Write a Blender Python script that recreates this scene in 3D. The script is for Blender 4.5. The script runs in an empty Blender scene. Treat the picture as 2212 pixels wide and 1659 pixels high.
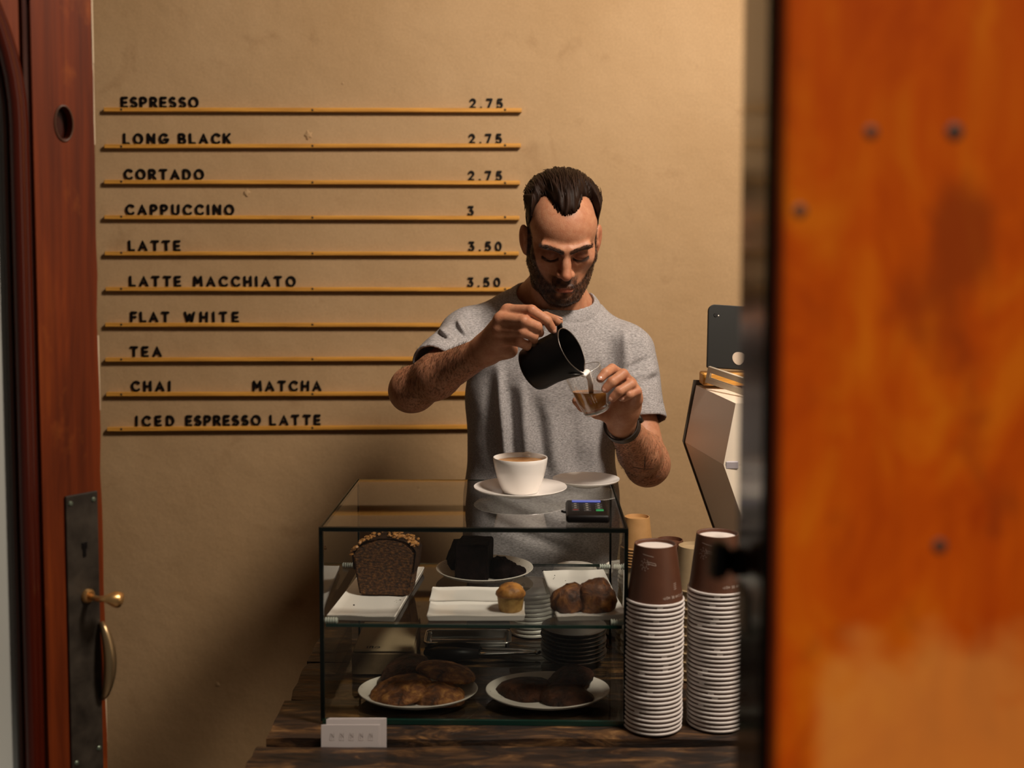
import bpy, bmesh, math, random
import numpy as np
from mathutils import Vector, Matrix

random.seed(7)
RNG = np.random.default_rng(11)
scene = bpy.context.scene
COL = scene.collection

# ------------------------------------------------------------------ camera
F = 2504.0                      # focal length in pixels of the 2212 x 1659 frame
PITCH = math.radians(3.5)
SHIFT = 131.4
CAMZ = 1.62
cam_d = bpy.data.cameras.new('camera')
cam = bpy.data.objects.new('camera', cam_d)
COL.objects.link(cam)
cam.location = (0, 0, CAMZ)
cam.rotation_euler = (math.pi/2 - PITCH, 0, 0)
cam_d.sensor_width = 36.0
cam_d.lens = F/2212*36.0
cam_d.shift_y = -SHIFT/2212
cam_d.clip_start = 0.02
cam_d.dof.use_dof = True
cam_d.dof.focus_distance = 2.28
cam_d.dof.aperture_fstop = cam_d.lens*0.001/0.0150
scene.camera = cam

def at(px, py, Y):
    """world point at depth Y that stands at pixel (px, py) of the photograph"""
    xc = (px-1106)/F
    yc = (829.5-SHIFT-py)/F
    d = Vector((xc, math.cos(PITCH)+yc*math.sin(PITCH), -math.sin(PITCH)+yc*math.cos(PITCH)))
    d *= Y/d.y
    return Vector((d.x, Y, CAMZ+d.z))

# ------------------------------------------------------------------ light
world = bpy.data.worlds.new('world')
scene.world = world
world.use_nodes = True
bg = world.node_tree.nodes['Background']
bg.inputs[0].default_value = (1.0, 0.86, 0.72, 1)
bg.inputs[1].default_value = 0.075

def area(name, loc, target, size, power, color, shape='DISK', size_y=None):
    d = bpy.data.lights.new(name, 'AREA')
    d.shape = shape
    d.size = size
    if size_y: d.size_y = size_y
    d.energy = power
    d.color = color
    o = bpy.data.objects.new(name, d)
    COL.objects.link(o)
    o.location = loc
    o.rotation_euler = (Vector(target)-Vector(loc)).to_track_quat('-Z', 'Y').to_euler()
    return o

key = area('ceiling_lamp_light', (1.04, 1.24, 3.13), (0.42, 3.1, 1.85), 0.48, 72, (1.0, 0.86, 0.72))
key.data.spread = math.radians(165)
area('shop_window_daylight', (1.50, 0.99, 1.58), (0.9, 2.2, 1.5), 1.10, 5.5, (1.0, 0.78, 0.56), 'RECTANGLE', 1.45)
sun_d = bpy.data.lights.new('street_sun', 'SUN')
sun_d.energy = 3.9
sun_d.angle = math.radians(12)
sun_d.color = (1.0, 0.93, 0.82)
sun = bpy.data.objects.new('street_sun', sun_d)
COL.objects.link(sun)
sun.rotation_euler = Vector((-0.12, 0.42, -0.92)).to_track_quat('-Z', 'Y').to_euler()

vs = scene.view_settings
vs.view_transform = 'Standard'
vs.look = 'None'
vs.gamma = 1.0
vs.use_curve_mapping = False
vs.exposure = -0.08

# ------------------------------------------------------------------ materials
def srgb(r, g, b):
    f = lambda c: (c/255/12.92) if c/255 <= 0.04045 else ((c/255+0.055)/1.055)**2.4
    return (f(r), f(g), f(b))

def _principled(name):
    m = bpy.data.materials.new(name)
    m.use_nodes = True
    nt = m.node_tree
    return m, nt, nt.nodes['Principled BSDF']

def mat(name, base, rough=0.5, metal=0.0, spec=0.5, coat=0.0, emit=None, estr=0.0, sub=0.0):
    m, nt, p = _principled(name)
    p.inputs['Base Color'].default_value = (*base, 1)
    p.inputs['Roughness'].default_value = rough
    p.inputs['Metallic'].default_value = metal
    p.inputs['Specular IOR Level'].default_value = spec
    p.inputs['Coat Weight'].default_value = coat
    p.inputs['Coat Roughness'].default_value = 0.12
    if sub:
        p.inputs['Subsurface Weight'].default_value = sub
        p.inputs['Subsurface Radius'].default_value = (0.006, 0.003, 0.002)
    if emit:
        p.inputs['Emission Color'].default_value = (*emit, 1)
        p.inputs['Emission Strength'].default_value = estr
    return m

def tex(nt, kind, coord, scale, stretch=(1, 1, 1), **kw):
    mp = nt.nodes.new('ShaderNodeMapping')
    mp.inputs['Scale'].default_value = stretch
    nt.links.new(coord, mp.inputs['Vector'])
    n = nt.nodes.new('ShaderNodeTex'+kind)
    n.inputs['Scale'].default_value = scale
    for k, v in kw.items():
        n.inputs[k].default_value = v
    nt.links.new(mp.outputs[0], n.inputs['Vector'])
    return n

def ramp(nt, src, stops):
    r = nt.nodes.new('ShaderNodeValToRGB')
    el = r.color_ramp.elements
    while len(el) < len(stops): el.new(0.5)
    for e, (pos, c) in zip(el, stops):
        e.position = pos
        e.color = (*c, 1) if len(c) == 3 else c
    nt.links.new(src, r.inputs[0])
    return r

def mix(nt, a, b, fac, mode='MIX'):
    n = nt.nodes.new('ShaderNodeMix')
    n.data_type = 'RGBA'
    n.blend_type = mode
    for sock, v in ((n.inputs[0], fac), (n.inputs[6], a), (n.inputs[7], b)):
        if hasattr(v, 'links'): nt.links.new(v, sock)
        elif isinstance(v, (int, float)): sock.default_value = v
        else: sock.default_value = (*v, 1)
    return n.outputs[2]

def bump(nt, p, src, strength, dist=0.01):
    b = nt.nodes.new('ShaderNodeBump')
    b.inputs['Strength'].default_value = strength
    b.inputs['Distance'].default_value = dist
    nt.links.new(src, b.inputs['Height'])
    nt.links.new(b.outputs[0], p.inputs['Normal'])

def mat_noise(name, stops, scale, stretch=(1, 1, 1), rough=0.6, detail=6.0, bstr=0.2, bdist=0.003, coat=0.0,
              spec=0.5, sub=0.0, coord='Object', nrough=0.6, distortion=0.0):
    m, nt, p = _principled(name)
    tc = nt.nodes.new('ShaderNodeTexCoord')
    n = tex(nt, 'Noise', tc.outputs[coord], scale, stretch, Detail=detail, Roughness=nrough, Distortion=distortion)
    r = ramp(nt, n.outputs['Fac'], stops)
    nt.links.new(r.outputs[0], p.inputs['Base Color'])
    p.inputs['Roughness'].default_value = rough
    p.inputs['Specular IOR Level'].default_value = spec
    p.inputs['Coat Weight'].default_value = coat
    p.inputs['Coat Roughness'].default_value = 0.1
    if sub:
        p.inputs['Subsurface Weight'].default_value = sub
        p.inputs['Subsurface Radius'].default_value = (0.006, 0.003, 0.002)
    if bstr: bump(nt, p, n.outputs['Fac'], bstr, bdist)
    return m

def mat_thin_glass(name, tint=(0.93, 0.96, 0.94), rough=0.0, ior=1.45):
    m = bpy.data.materials.new(name)
    m.use_nodes = True
    nt = m.node_tree
    nt.nodes.clear()
    out = nt.nodes.new('ShaderNodeOutputMaterial')
    tr = nt.nodes.new('ShaderNodeBsdfTransparent')
    tr.inputs[0].default_value = (*tint, 1)
    gl = nt.nodes.new('ShaderNodeBsdfGlossy')
    gl.inputs['Roughness'].default_value = rough
    lw = nt.nodes.new('ShaderNodeLayerWeight')          # same on both sides of the sheet
    lw.inputs['Blend'].default_value = 0.5
    pw = nt.nodes.new('ShaderNodeMath'); pw.operation = 'POWER'; pw.inputs[1].default_value = 4.5
    nt.links.new(lw.outputs['Facing'], pw.inputs[0])
    fr = nt.nodes.new('ShaderNodeMapRange')
    f0 = ((ior-1)/(ior+1))**2*1.1
    fr.inputs['To Min'].default_value = f0
    fr.inputs['To Max'].default_value = 0.9
    nt.links.new(pw.outputs[0], fr.inputs['Value'])
    mx = nt.nodes.new('ShaderNodeMixShader')
    nt.links.new(fr.outputs[0], mx.inputs[0])
    nt.links.new(tr.outputs[0], mx.inputs[1])
    nt.links.new(gl.outputs[0], mx.inputs[2])
    nt.links.new(mx.outputs[0], out.inputs['Surface'])
    return m

# ------------------------------------------------------------------ mesh helpers
def obj(name, data, material, parent=None, smooth=False, sharp=None):
    """data: bmesh, (verts, faces) or Mesh; coordinates local to the parent"""
    if isinstance(data, bpy.types.Mesh):
        me = data
    else:
        me = bpy.data.meshes.new(name)
        if isinstance(data, bmesh.types.BMesh):
            data.to_mesh(me); data.free()
        else:
            me.from_pydata([tuple(v) for v in data[0]], [], [tuple(f) for f in data[1]])
    if material is not None and not me.materials:
        me.materials.append(material)
    if smooth:
        me.polygons.foreach_set('use_smooth', [True]*len(me.polygons))
        if sharp is not None:
            me.set_sharp_from_angle(angle=math.radians(sharp))
    o = bpy.data.objects.new(name, me)
    COL.objects.link(o)
    if parent is not None: o.parent = parent
    return o

def tag(o, label, cat, group=None):
    o['label'] = label
    o['category'] = cat
    if group: o['group'] = group
    return o

def thing(name, label, cat, loc=(0, 0, 0), rot=None, group=None):
    o = bpy.data.objects.new(name, None)
    o.empty_display_size = 0.05
    COL.objects.link(o)
    o.location = loc
    if rot is not None: o.rotation_euler = rot
    return tag(o, label, cat, group)

def struct(o):
    o['kind'] = 'structure'
    return o

def dup(root, loc, rotz=None, label=None):
    r = root.copy()
    COL.objects.link(r)
    r.location = loc
    if rotz is not None: r.rotation_euler.z = rotz
    if label: r['label'] = label
    for ch in list(root.children):
        c = ch.copy(); COL.objects.link(c); c.parent = r
        for g in list(ch.children):
            d = g.copy(); COL.objects.link(d); d.parent = c
    return r

def bbox(cx, cy, cz, sx, sy, sz, bev=0.0, seg=2, bm=None, rot=None):
    bm2 = bmesh.new()
    bmesh.ops.create_cube(bm2, size=1.0, matrix=Matrix.Diagonal((sx, sy, sz, 1)))
    if bev > 0:
        bmesh.ops.bevel(bm2, geom=bm2.edges[:], offset=bev, segments=seg, profile=0.5, affect='EDGES')
    M = Matrix.Translation((cx, cy, cz))
    if rot is not None: M = M @ rot.to_4x4()
    bmesh.ops.transform(bm2, matrix=M, verts=bm2.verts)
    if bm is None: return bm2
    me = bpy.data.meshes.new('tmp'); bm2.to_mesh(me); bm2.free()
    bm.from_mesh(me); bpy.data.meshes.remove(me)
    return bm

def lathe(profile, n=48, close=False, a0=0.0, a1=2*math.pi):
    full = abs(a1-a0-2*math.pi) < 1e-6
    V, Fc = [], []
    m = len(profile)
    cols = n if full else n+1
    for i in range(cols):
        a = a0+(a1-a0)*i/n
        c, s = math.cos(a), math.sin(a)
        for r, z in profile: V.append((r*c, r*s, z))
    for i in range(n):
        j = (i+1) % cols
        for k in range(m-1 if not close else m):
            k2 = (k+1) % m
            Fc.append((i*m+k, j*m+k, j*m+k2, i*m+k2))
    bm = bmesh.new()
    vs_ = [bm.verts.new(v) for v in V]
    for f in Fc:
        try: bm.faces.new([vs_[q] for q in f])
        except ValueError: pass
    bmesh.ops.remove_doubles(bm, verts=bm.verts, dist=1e-6)
    bmesh.ops.recalc_face_normals(bm, faces=bm.faces)
    return bm

def tube(pts, radii, n=10, closed=False, flat=1.0, up=None, caps=True):
    """swept tube; flat squeezes the second axis of the section"""
    pts = [Vector(p) for p in pts]
    if isinstance(radii, (int, float)): radii = [radii]*len(pts)
    N = len(pts)
    V, Fc = [], []
    ref = Vector(up) if up is not None else Vector((0.13, 0.27, 0.95))
    prev = None
    for i in range(N):
        if closed: t = pts[(i+1) % N]-pts[i-1]
        else: t = pts[min(i+1, N-1)]-pts[max(i-1, 0)]
        t.normalize()
        a = (ref if prev is None or up is not None else prev)
        a = a-t*a.dot(t)
        if a.length < 1e-5: a = Vector((1, 0, 0))-t*t.x
        a.normalize()
        prev = a
        b = t.cross(a)
        for k in range(n):
            th = 2*math.pi*k/n
            V.append(pts[i]+(a*math.cos(th)*flat+b*math.sin(th))*radii[i])
    for i in range(N if closed else N-1):
        j = (i+1) % N
        for k in range(n):
            k2 = (k+1) % n
            Fc.append((i*n+k, i*n+k2, j*n+k2, j*n+k))
    if not closed and caps:
        Fc.append(tuple(range(n-1, -1, -1)))
        Fc.append(tuple((N-1)*n+k for k in range(n)))
    return V, Fc

def join(*parts):
    V, Fc = [], []
    for v, f in parts:
        o = len(V)
        V += [tuple(q) for q in v]
        Fc += [tuple(i+o for i in g) for g in f]
    return V, Fc

def prism(outline, d0, d1, axis='y', bev=0.0, holes=()):
    """closed outline (u, v) extruded along an axis; u, v are the two other axes in order"""
    cu = bpy.data.curves.new('tmp', 'CURVE')
    cu.dimensions = '2D'
    cu.fill_mode = 'BOTH'
    for ol in (outline,)+tuple(holes):
        sp = cu.splines.new('POLY')
        sp.points.add(len(ol)-1)
        for q, (u, v) in zip(sp.points, ol): q.co = (u, v, 0, 1)
        sp.use_cyclic_u = True
    cu.extrude = abs(d1-d0)/2-bev
    cu.bevel_depth = bev
    cu.bevel_resolution = 1
    cu.offset = -bev
    o = bpy.data.objects.new('tmp', cu)
    me = bpy.data.meshes.new_from_object(o)
    bpy.data.objects.remove(o); bpy.data.curves.remove(cu)
    n = len(me.vertices)
    co = np.empty(n*3, np.float32); me.vertices.foreach_get('co', co)
    co = co.reshape(-1, 3)
    mid = (d0+d1)/2
    if axis == 'z': out = np.stack([co[:, 0], co[:, 1], co[:, 2]+mid], 1)
    elif axis == 'y': out = np.stack([co[:, 0], mid-co[:, 2], co[:, 1]], 1)
    else: out = np.stack([co[:, 2]+mid, co[:, 0], co[:, 1]], 1)
    me.vertices.foreach_set('co', out.astype(np.float32).ravel())
    me.update()
    return me

def arc(cx, cy, r, a0, a1, n=10, ry=None):
    ry = r if ry is None else ry
    return [(cx+r*math.cos(math.radians(a0+(a1-a0)*i/n)), cy+ry*math.sin(math.radians(a0+(a1-a0)*i/n))) for i in range(n+1)]

def stroke(pts, w, n=6):
    """2D outline of a round-ended stroke"""
    P = [Vector(p) for p in pts]
    nn = []
    for i in range(len(P)):
        t = (P[min(i+1, len(P)-1)]-P[max(i-1, 0)]).normalized()
        nn.append(Vector((-t.y, t.x)))
    L = [P[i]+nn[i]*w/2 for i in range(len(P))]
    R = [P[i]-nn[i]*w/2 for i in range(len(P))]
    def cap(c, v):
        a = math.atan2(v.y, v.x)
        return [c+Vector((math.cos(a-math.pi*k/n), math.sin(a-math.pi*k/n)))*w/2 for k in range(1, n)]
    return L+cap(P[-1], nn[-1])+R[::-1]+cap(P[0], -nn[0])

def strokes_mesh(strokes, w, depth, rnd=0.0):
    """a flat letter from strokes in the x-z plane, front at -depth/2 (towards -y)"""
    V, Fc = [], []
    for st in strokes:
        ol = stroke(st, w)
        n = len(ol); k = len(st)
        o = len(V)
        for y in (-depth/2, depth/2):
            V += [(p.x, y, p.y) for p in ol]
        for i in range(n): Fc.append((o+i, o+(i+1) % n, o+n+(i+1) % n, o+n+i))
        # faces: quads along the stroke plus the two caps
        nc = n-2*k
        half = nc//2
        L = list(range(k)); c1 = list(range(k, k+half)); R = list(range(k+half, 2*k+half)); c0 = list(range(2*k+half, n))
        Rr = R[::-1]
        for off, flip in ((0, False), (n, True)):
            fs = [(L[i], L[i+1], Rr[i+1], Rr[i]) for i in range(k-1)]
            fs.append(tuple([L[-1]]+c1+[R[0]]))
            fs.append(tuple([R[-1]]+c0+[L[0]]))
            for f in fs:
                f = tuple(o+off+q for q in f)
                Fc.append(f if flip else f[::-1])
    return V, Fc

GLYPH = {
 'A': (0.78, [[(0, 0), (.39, 1), (.78, 0)], [(.16, .32), (.62, .32)]]),
 'B': (0.62, [[(0, 0), (0, 1)], [(0, 1), (.3, 1)]+arc(.32, .76, .24, 90, -90, 8)+[(0, .52)], [(0, .52), (.34, .52)]+arc(.36, .26, .26, 90, -90, 8)+[(0, 0)]]),
 'C': (0.74, [arc(.44, .5, .44, 45, 315, 18, .5)]),
 'D': (0.68, [[(0, 0), (0, 1)], [(0, 1), (.22, 1)]+arc(.22, .5, .46, 90, -90, 12, .5)+[(0, 0)]]),
 'E': (0.52, [[(0, 0), (0, 1)], [(0, 1), (.52, 1)], [(0, .5), (.46, .5)], [(0, 0), (.52, 0)]]),
 'F': (0.52, [[(0, 0), (0, 1)], [(0, 1), (.52, 1)], [(0, .5), (.46, .5)]]),
 'G': (0.78, [arc(.44, .5, .44, 48, 350, 18, .5), [(.48, .44), (.87, .44)]]),
 'H': (0.66, [[(0, 0), (0, 1)], [(.66, 0), (.66, 1)], [(0, .5), (.66, .5)]]),
 'I': (0.02, [[(0.01, 0), (0.01, 1)]]),
 'K': (0.62, [[(0, 0), (0, 1)], [(.6, 1), (.06, .45)], [(.2, .6), (.62, 0)]]),
 'L': (0.48, [[(0, 1), (0, 0)], [(0, 0), (.48, 0)]]),
 'M': (0.82, [[(0, 0), (.06, 1)], [(.06, 1), (.41, .35)], [(.41, .35), (.76, 1)], [(.76, 1), (.82, 0)]]),
 'N': (0.68, [[(0, 0), (0, 1)], [(0, 1), (.68, 0)], [(.68, 0), (.68, 1)]]),
 'O': (0.86, [arc(.43, .5, .43, 0, 360, 24, .5)]),
 'P': (0.58, [[(0, 0), (0, 1)], [(0, 1), (.3, 1)]+arc(.3, .72, .28, 90, -90, 8)+[(0, .44)]]),
 'R': (0.6, [[(0, 0), (0, 1)], [(0, 1), (.3, 1)]+arc(.3, .74, .26, 90, -90, 8)+[(0, .48)], [(.28, .46), (.6, 0)]]),
 'S': (0.56, [arc(.28, .76, .26, 40, 270, 12, .24)+arc(.28, .25, .28, 90, -150, 12, .25)]),
 'T': (0.66, [[(0, 1), (.66, 1)], [(.33, 1), (.33, 0)]]),
 'U': (0.66, [[(0, 1), (0, .34)]+arc(.33, .33, .33, 180, 360, 12)+[(.66, 1)]]),
 'W': (1.0, [[(0, 1), (.25, 0)], [(.25, 0), (.5, .8)], [(.5, .8), (.75, 0)], [(.75, 0), (1, 1)]]),
 '2': (0.56, [arc(.28, .72, .28, 160, -30, 12)+[(0, 0)], [(0, 0), (.56, 0)]]),
 '3': (0.56, [[(.04, 1), (.52, 1)], [(.52, 1), (.24, .6)], [(.24, .6)]+arc(.24, .3, .3, 80, -145, 12)]),
 '5': (0.56, [[(.5, 1), (.1, 1)], [(.1, 1), (.06, .52)], [(.06, .52)]+arc(.25, .31, .31, 105, -140, 12)]),
 '7': (0.56, [[(0, 1), (.56, 1)], [(.56, 1), (.18, 0)]]),
 '0': (0.6, [arc(.3, .5, .3, 0, 360, 22, .5)]),
 '.': (0.02, [[(0, 0.0), (.04, 0.0)]]),
 '!': (0.02, [[(0.01, .4), (0.01, 1)], [(0.01, 0), (0.02, 0)]]),
}

# ------------------------------------------------------------------ shared materials
def wall_material():
    m, nt, p = _principled('plaster')
    tc = nt.nodes.new('ShaderNodeTexCoord')
    o = tc.outputs['Object']
    big = tex(nt, 'Noise', o, 1.6, Detail=5.0, Roughness=0.6)
    c = ramp(nt, big.outputs['Fac'], [(0.3, (0.385, 0.246, 0.120)), (0.7, (0.465, 0.312, 0.168))]).outputs[0]
    st = tex(nt, 'Noise', o, 6.5, Detail=7.0, Roughness=0.62, Distortion=0.6)
    sf = ramp(nt, st.outputs['Fac'], [(0.60, (0, 0, 0)), (0.74, (1, 1, 1))]).outputs[0]
    c = mix(nt, c, (0.30, 0.18, 0.085), mix(nt, (0, 0, 0), sf, 0.6))
    fine = tex(nt, 'Noise', o, 160, Detail=3.0)
    c = mix(nt, c, mix(nt, c, (0.5, 0.5, 0.5), 1.0, 'MULTIPLY'), ramp(nt, fine.outputs['Fac'], [(0.3, (0.22, 0.22, 0.22)), (0.7, (0, 0, 0))]).outputs[0])
    nt.links.new(c, p.inputs['Base Color'])
    p.inputs['Roughness'].default_value = 0.75
    p.inputs['Specular IOR Level'].default_value = 0.25
    h = tex(nt, 'Noise', o, 9, Detail=8.0, Roughness=0.55)
    bump(nt, p, h.outputs['Fac'], 0.25, 0.02)
    return m

def wood_material(name, stops, scale=14, along=2, rough=0.4, coat=0.4, bstr=0.25, knots=0.0, distortion=1.2, worn=None, stretch=0.09, spec=0.5, lit_band=None, grain=0.7):
    """wood with grain running along one object axis (0 x, 1 y, 2 z)"""
    m, nt, p = _principled(name)
    tc = nt.nodes.new('ShaderNodeTexCoord')
    o = tc.outputs['Object']
    st = [1.0, 1.0, 1.0]; st[along] = stretch
    n = tex(nt, 'Noise', o, scale, st, Detail=8.0, Roughness=0.65, Distortion=distortion)
    c = ramp(nt, n.outputs['Fac'], stops).outputs[0]
    st2 = [1.0, 1.0, 1.0]; st2[along] = 0.03
    g = tex(nt, 'Noise', o, scale*9, st2, Detail=3.0, Roughness=0.6)
    gf = ramp(nt, g.outputs['Fac'], [(0.35, (0.55, 0.5, 0.45)), (0.6, (1, 1, 1))]).outputs[0]
    c = mix(nt, c, gf, grain, 'MULTIPLY')
    if worn:
        w = tex(nt, 'Noise', o, worn[0], (1, 1, 0.6), Detail=5.0, Roughness=0.6)
        wf = ramp(nt, w.outputs['Fac'], [(worn[1], (0, 0, 0)), (worn[1]+0.12, (1, 1, 1))]).outputs[0]
        c = mix(nt, c, worn[2], mix(nt, (0, 0, 0), wf, worn[3]))
    if lit_band:                                   # lighter band below a ragged line: light painted into the colour
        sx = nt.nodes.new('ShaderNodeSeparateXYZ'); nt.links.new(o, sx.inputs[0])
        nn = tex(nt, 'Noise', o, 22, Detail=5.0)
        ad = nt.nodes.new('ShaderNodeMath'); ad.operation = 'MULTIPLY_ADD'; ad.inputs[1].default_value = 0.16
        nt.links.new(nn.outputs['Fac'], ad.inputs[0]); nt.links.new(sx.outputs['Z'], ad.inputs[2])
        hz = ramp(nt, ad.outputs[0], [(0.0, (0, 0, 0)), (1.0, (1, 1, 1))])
        mr = nt.nodes.new('ShaderNodeMapRange'); mr.inputs['From Min'].default_value = lit_band[0]+0.03; mr.inputs['From Max'].default_value = lit_band[0]-0.02
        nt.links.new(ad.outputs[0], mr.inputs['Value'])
        mr2 = nt.nodes.new('ShaderNodeMapRange'); mr2.inputs['From Min'].default_value = lit_band[1]; mr2.inputs['From Max'].default_value = lit_band[1]+0.012
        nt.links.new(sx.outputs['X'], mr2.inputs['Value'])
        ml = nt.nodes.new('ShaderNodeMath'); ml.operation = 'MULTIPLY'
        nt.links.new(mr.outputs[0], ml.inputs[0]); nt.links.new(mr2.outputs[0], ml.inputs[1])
        c = mix(nt, c, mix(nt, c, lit_band[2], 0.42), ml.outputs[0])
    nt.links.new(c, p.inputs['Base Color'])
    p.inputs['Roughness'].default_value = rough
    p.inputs['Coat Weight'].default_value = coat
    p.inputs['Specular IOR Level'].default_value = spec
    p.inputs['Coat Roughness'].default_value = 0.15
    bump(nt, p, g.outputs['Fac'], bstr, 0.002)
    return m

M_WALL = wall_material()
M_RED = wood_material('red_varnished_wood', [(0.25, (0.06, 0.009, 0.0012)), (0.5, (0.16, 0.026, 0.003)), (0.75, (0.27, 0.055, 0.005))],
                      scale=9, rough=0.55, coat=0.0, spec=0.2, worn=(7, 0.58, (0.32, 0.08, 0.010), 0.7))
M_REDDARK = mat('dark_red_varnish', (0.035, 0.006, 0.003), 0.22, coat=0.6)
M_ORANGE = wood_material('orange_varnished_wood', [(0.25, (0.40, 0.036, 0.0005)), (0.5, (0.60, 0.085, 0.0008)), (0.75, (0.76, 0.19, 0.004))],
                         scale=11, rough=0.6, coat=0.0, spec=0.1, bstr=0.03, lit_band=(1.43, 0.022, (0.85, 0.36, 0.07)), stretch=0.6, grain=0.2, worn=(13, 0.56, (0.26, 0.035, 0.003), 0.75))
M_POSTDARK = mat('dark_brown_varnish', (0.012, 0.005, 0.003), 0.16, spec=0.12)
M_FLOOR = wood_material('floor_boards', [(0.3, (0.03, 0.016, 0.008)), (0.7, (0.07, 0.036, 0.017))], scale=6, along=1, rough=0.6, coat=0.0)
M_CEIL = mat('ceiling_paint', (0.22, 0.15, 0.09), 0.8)
M_SIDE = mat('side_wall_paint', (0.16, 0.09, 0.045), 0.8)
M_PAVE = mat_noise('paving_stone', [(0.3, (0.035, 0.032, 0.03)), (0.7, (0.06, 0.055, 0.05))], 8, rough=0.9)
M_RAIL = wood_material('rail_wood', [(0.3, (0.56, 0.26, 0.036)), (0.7, (0.72, 0.36, 0.062))], scale=20, along=0, rough=0.5, coat=0.1, bstr=0.1)
M_BLACK = mat('black_plastic', (0.004, 0.003, 0.003), 0.45, spec=0.2)
M_SCREW = mat('dark_screw', (0.03, 0.02, 0.012), 0.45, metal=0.6)
M_BRASS = mat('worn_brass', (0.72, 0.43, 0.17), 0.33, metal=0.9)
M_STEEL = mat('steel', (0.55, 0.54, 0.52), 0.25, metal=1.0)
M_IRON = mat_noise('tarnished_plate', [(0.3, (0.016, 0.012, 0.009)), (0.7, (0.05, 0.040, 0.030))], 30, rough=0.45, bstr=0.2, spec=0.3)
M_CERAMIC = mat('white_glazed_ceramic', (0.86, 0.82, 0.78), 0.2, coat=0.3)
M_GLASS = mat_thin_glass('case_glass', (0.87, 0.895, 0.875))
M_GEDGE = mat('glass_edge', (0.003, 0.005, 0.004), 0.3, spec=0.3)
M_GEDGE_G = mat('green_glass_edge', (0.004, 0.028, 0.020), 0.2, coat=0.2)

def speckled(name, base, dots):
    m, nt, p = _principled(name)
    tc = nt.nodes.new('ShaderNodeTexCoord')
    v = tex(nt, 'Voronoi', tc.outputs['Object'], 95)
    f = ramp(nt, v.outputs['Distance'], [(0.10, (1, 1, 1)), (0.16, (0, 0, 0))]).outputs[0]
    n = tex(nt, 'Noise', tc.outputs['Object'], 28)
    g = ramp(nt, n.outputs['Fac'], [(0.52, (0, 0, 0)), (0.56, (1, 1, 1))]).outputs[0]
    c = mix(nt, base, dots, mix(nt, f, g, 1.0, 'MULTIPLY'))
    nt.links.new(c, p.inputs['Base Color'])
    p.inputs['Roughness'].default_value = 0.35
    p.inputs['Coat Weight'].default_value = 0.2
    return m
M_SPECK = speckled('speckled_stoneware', (0.64, 0.59, 0.53), (0.05, 0.03, 0.02))

# ------------------------------------------------------------------ the room
WY = 3.15            # back wall
CZ = at(1020, 1562, 1.9).z            # counter top
print('CZ', CZ)
struct(obj('floor', bbox(0.1, 2.0, -0.05, 5.0, 2.5, 0.1), M_FLOOR))
WALLB = struct(obj('wall_back', bbox(0.1, WY+0.06, 1.7, 5.0, 0.12, 3.4), M_WALL))
struct(obj('wall_left', bbox(-2.35, 2.0, 1.7, 0.1, 2.4, 3.4), M_SIDE))
struct(obj('wall_right', bbox(2.55, 2.0, 1.7, 0.1, 2.4, 3.4), M_SIDE))
struct(obj('ceiling', bbox(0.1, 2.0, 3.45, 5.0, 2.5, 0.1), M_CEIL))
struct(obj('pavement', bbox(0.0, -3.2, -0.08, 14.0, 7.9, 0.1), M_PAVE))
# street front: wall pieces left and right of the doorway, lintel above
fr = bmesh.new()
bbox(-1.87, 0.845, 1.7, 1.06, 0.19, 3.4, bm=fr)
bbox(0.775, 0.845, 1.7, 0.25, 0.19, 3.4, bm=fr)
bbox(2.325, 0.845, 1.7, 0.45, 0.19, 3.4, bm=fr)
bbox(1.50, 0.845, 0.40, 1.2, 0.19, 0.80, bm=fr)
bbox(1.50, 0.845, 2.89, 1.2, 0.19, 1.02, bm=fr)
bbox(-0.345, 0.845, 2.98, 1.99, 0.19, 0.84, bm=fr)
struct(obj('wall_front', fr, M_SIDE))

# shop window in the street front, right of the door post
win = thing('window_1', 'shop window in the street front', 'window', (1.50, 0.845, 1.59))
win['kind'] = 'structure'; del win['category']
for nm, cx_, cz_, sx_, sz_ in (('frame_rail', 0, 0.775, 1.2, 0.05), ('frame_rail', 0, -0.775, 1.2, 0.05), ('frame_stile', -0.575, 0, 0.05, 1.5), ('frame_stile', 0.575, 0, 0.05, 1.5)):
    obj(nm, bbox(cx_, 0, cz_, sx_, 0.08, sz_, 0.004, 1), M_RED, win)
obj('glass_pane', ([(-0.55, 0, -0.75), (0.55, 0, -0.75), (0.55, 0, 0.75), (-0.55, 0, 0.75)], [(0, 1, 2, 3)]), M_GLASS, win)

# door post at the right, close to the lens
PX0 = 0.2332*0.75
PX1 = 0.1973*0.94
post = thing('door_post', 'orange varnished wooden door post, blurred, close at the right edge', 'door post', (PX0, 0.75, 0))
post['kind'] = 'structure'
del post['category']
post.name = 'trim_1'
W = 0.46
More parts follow.
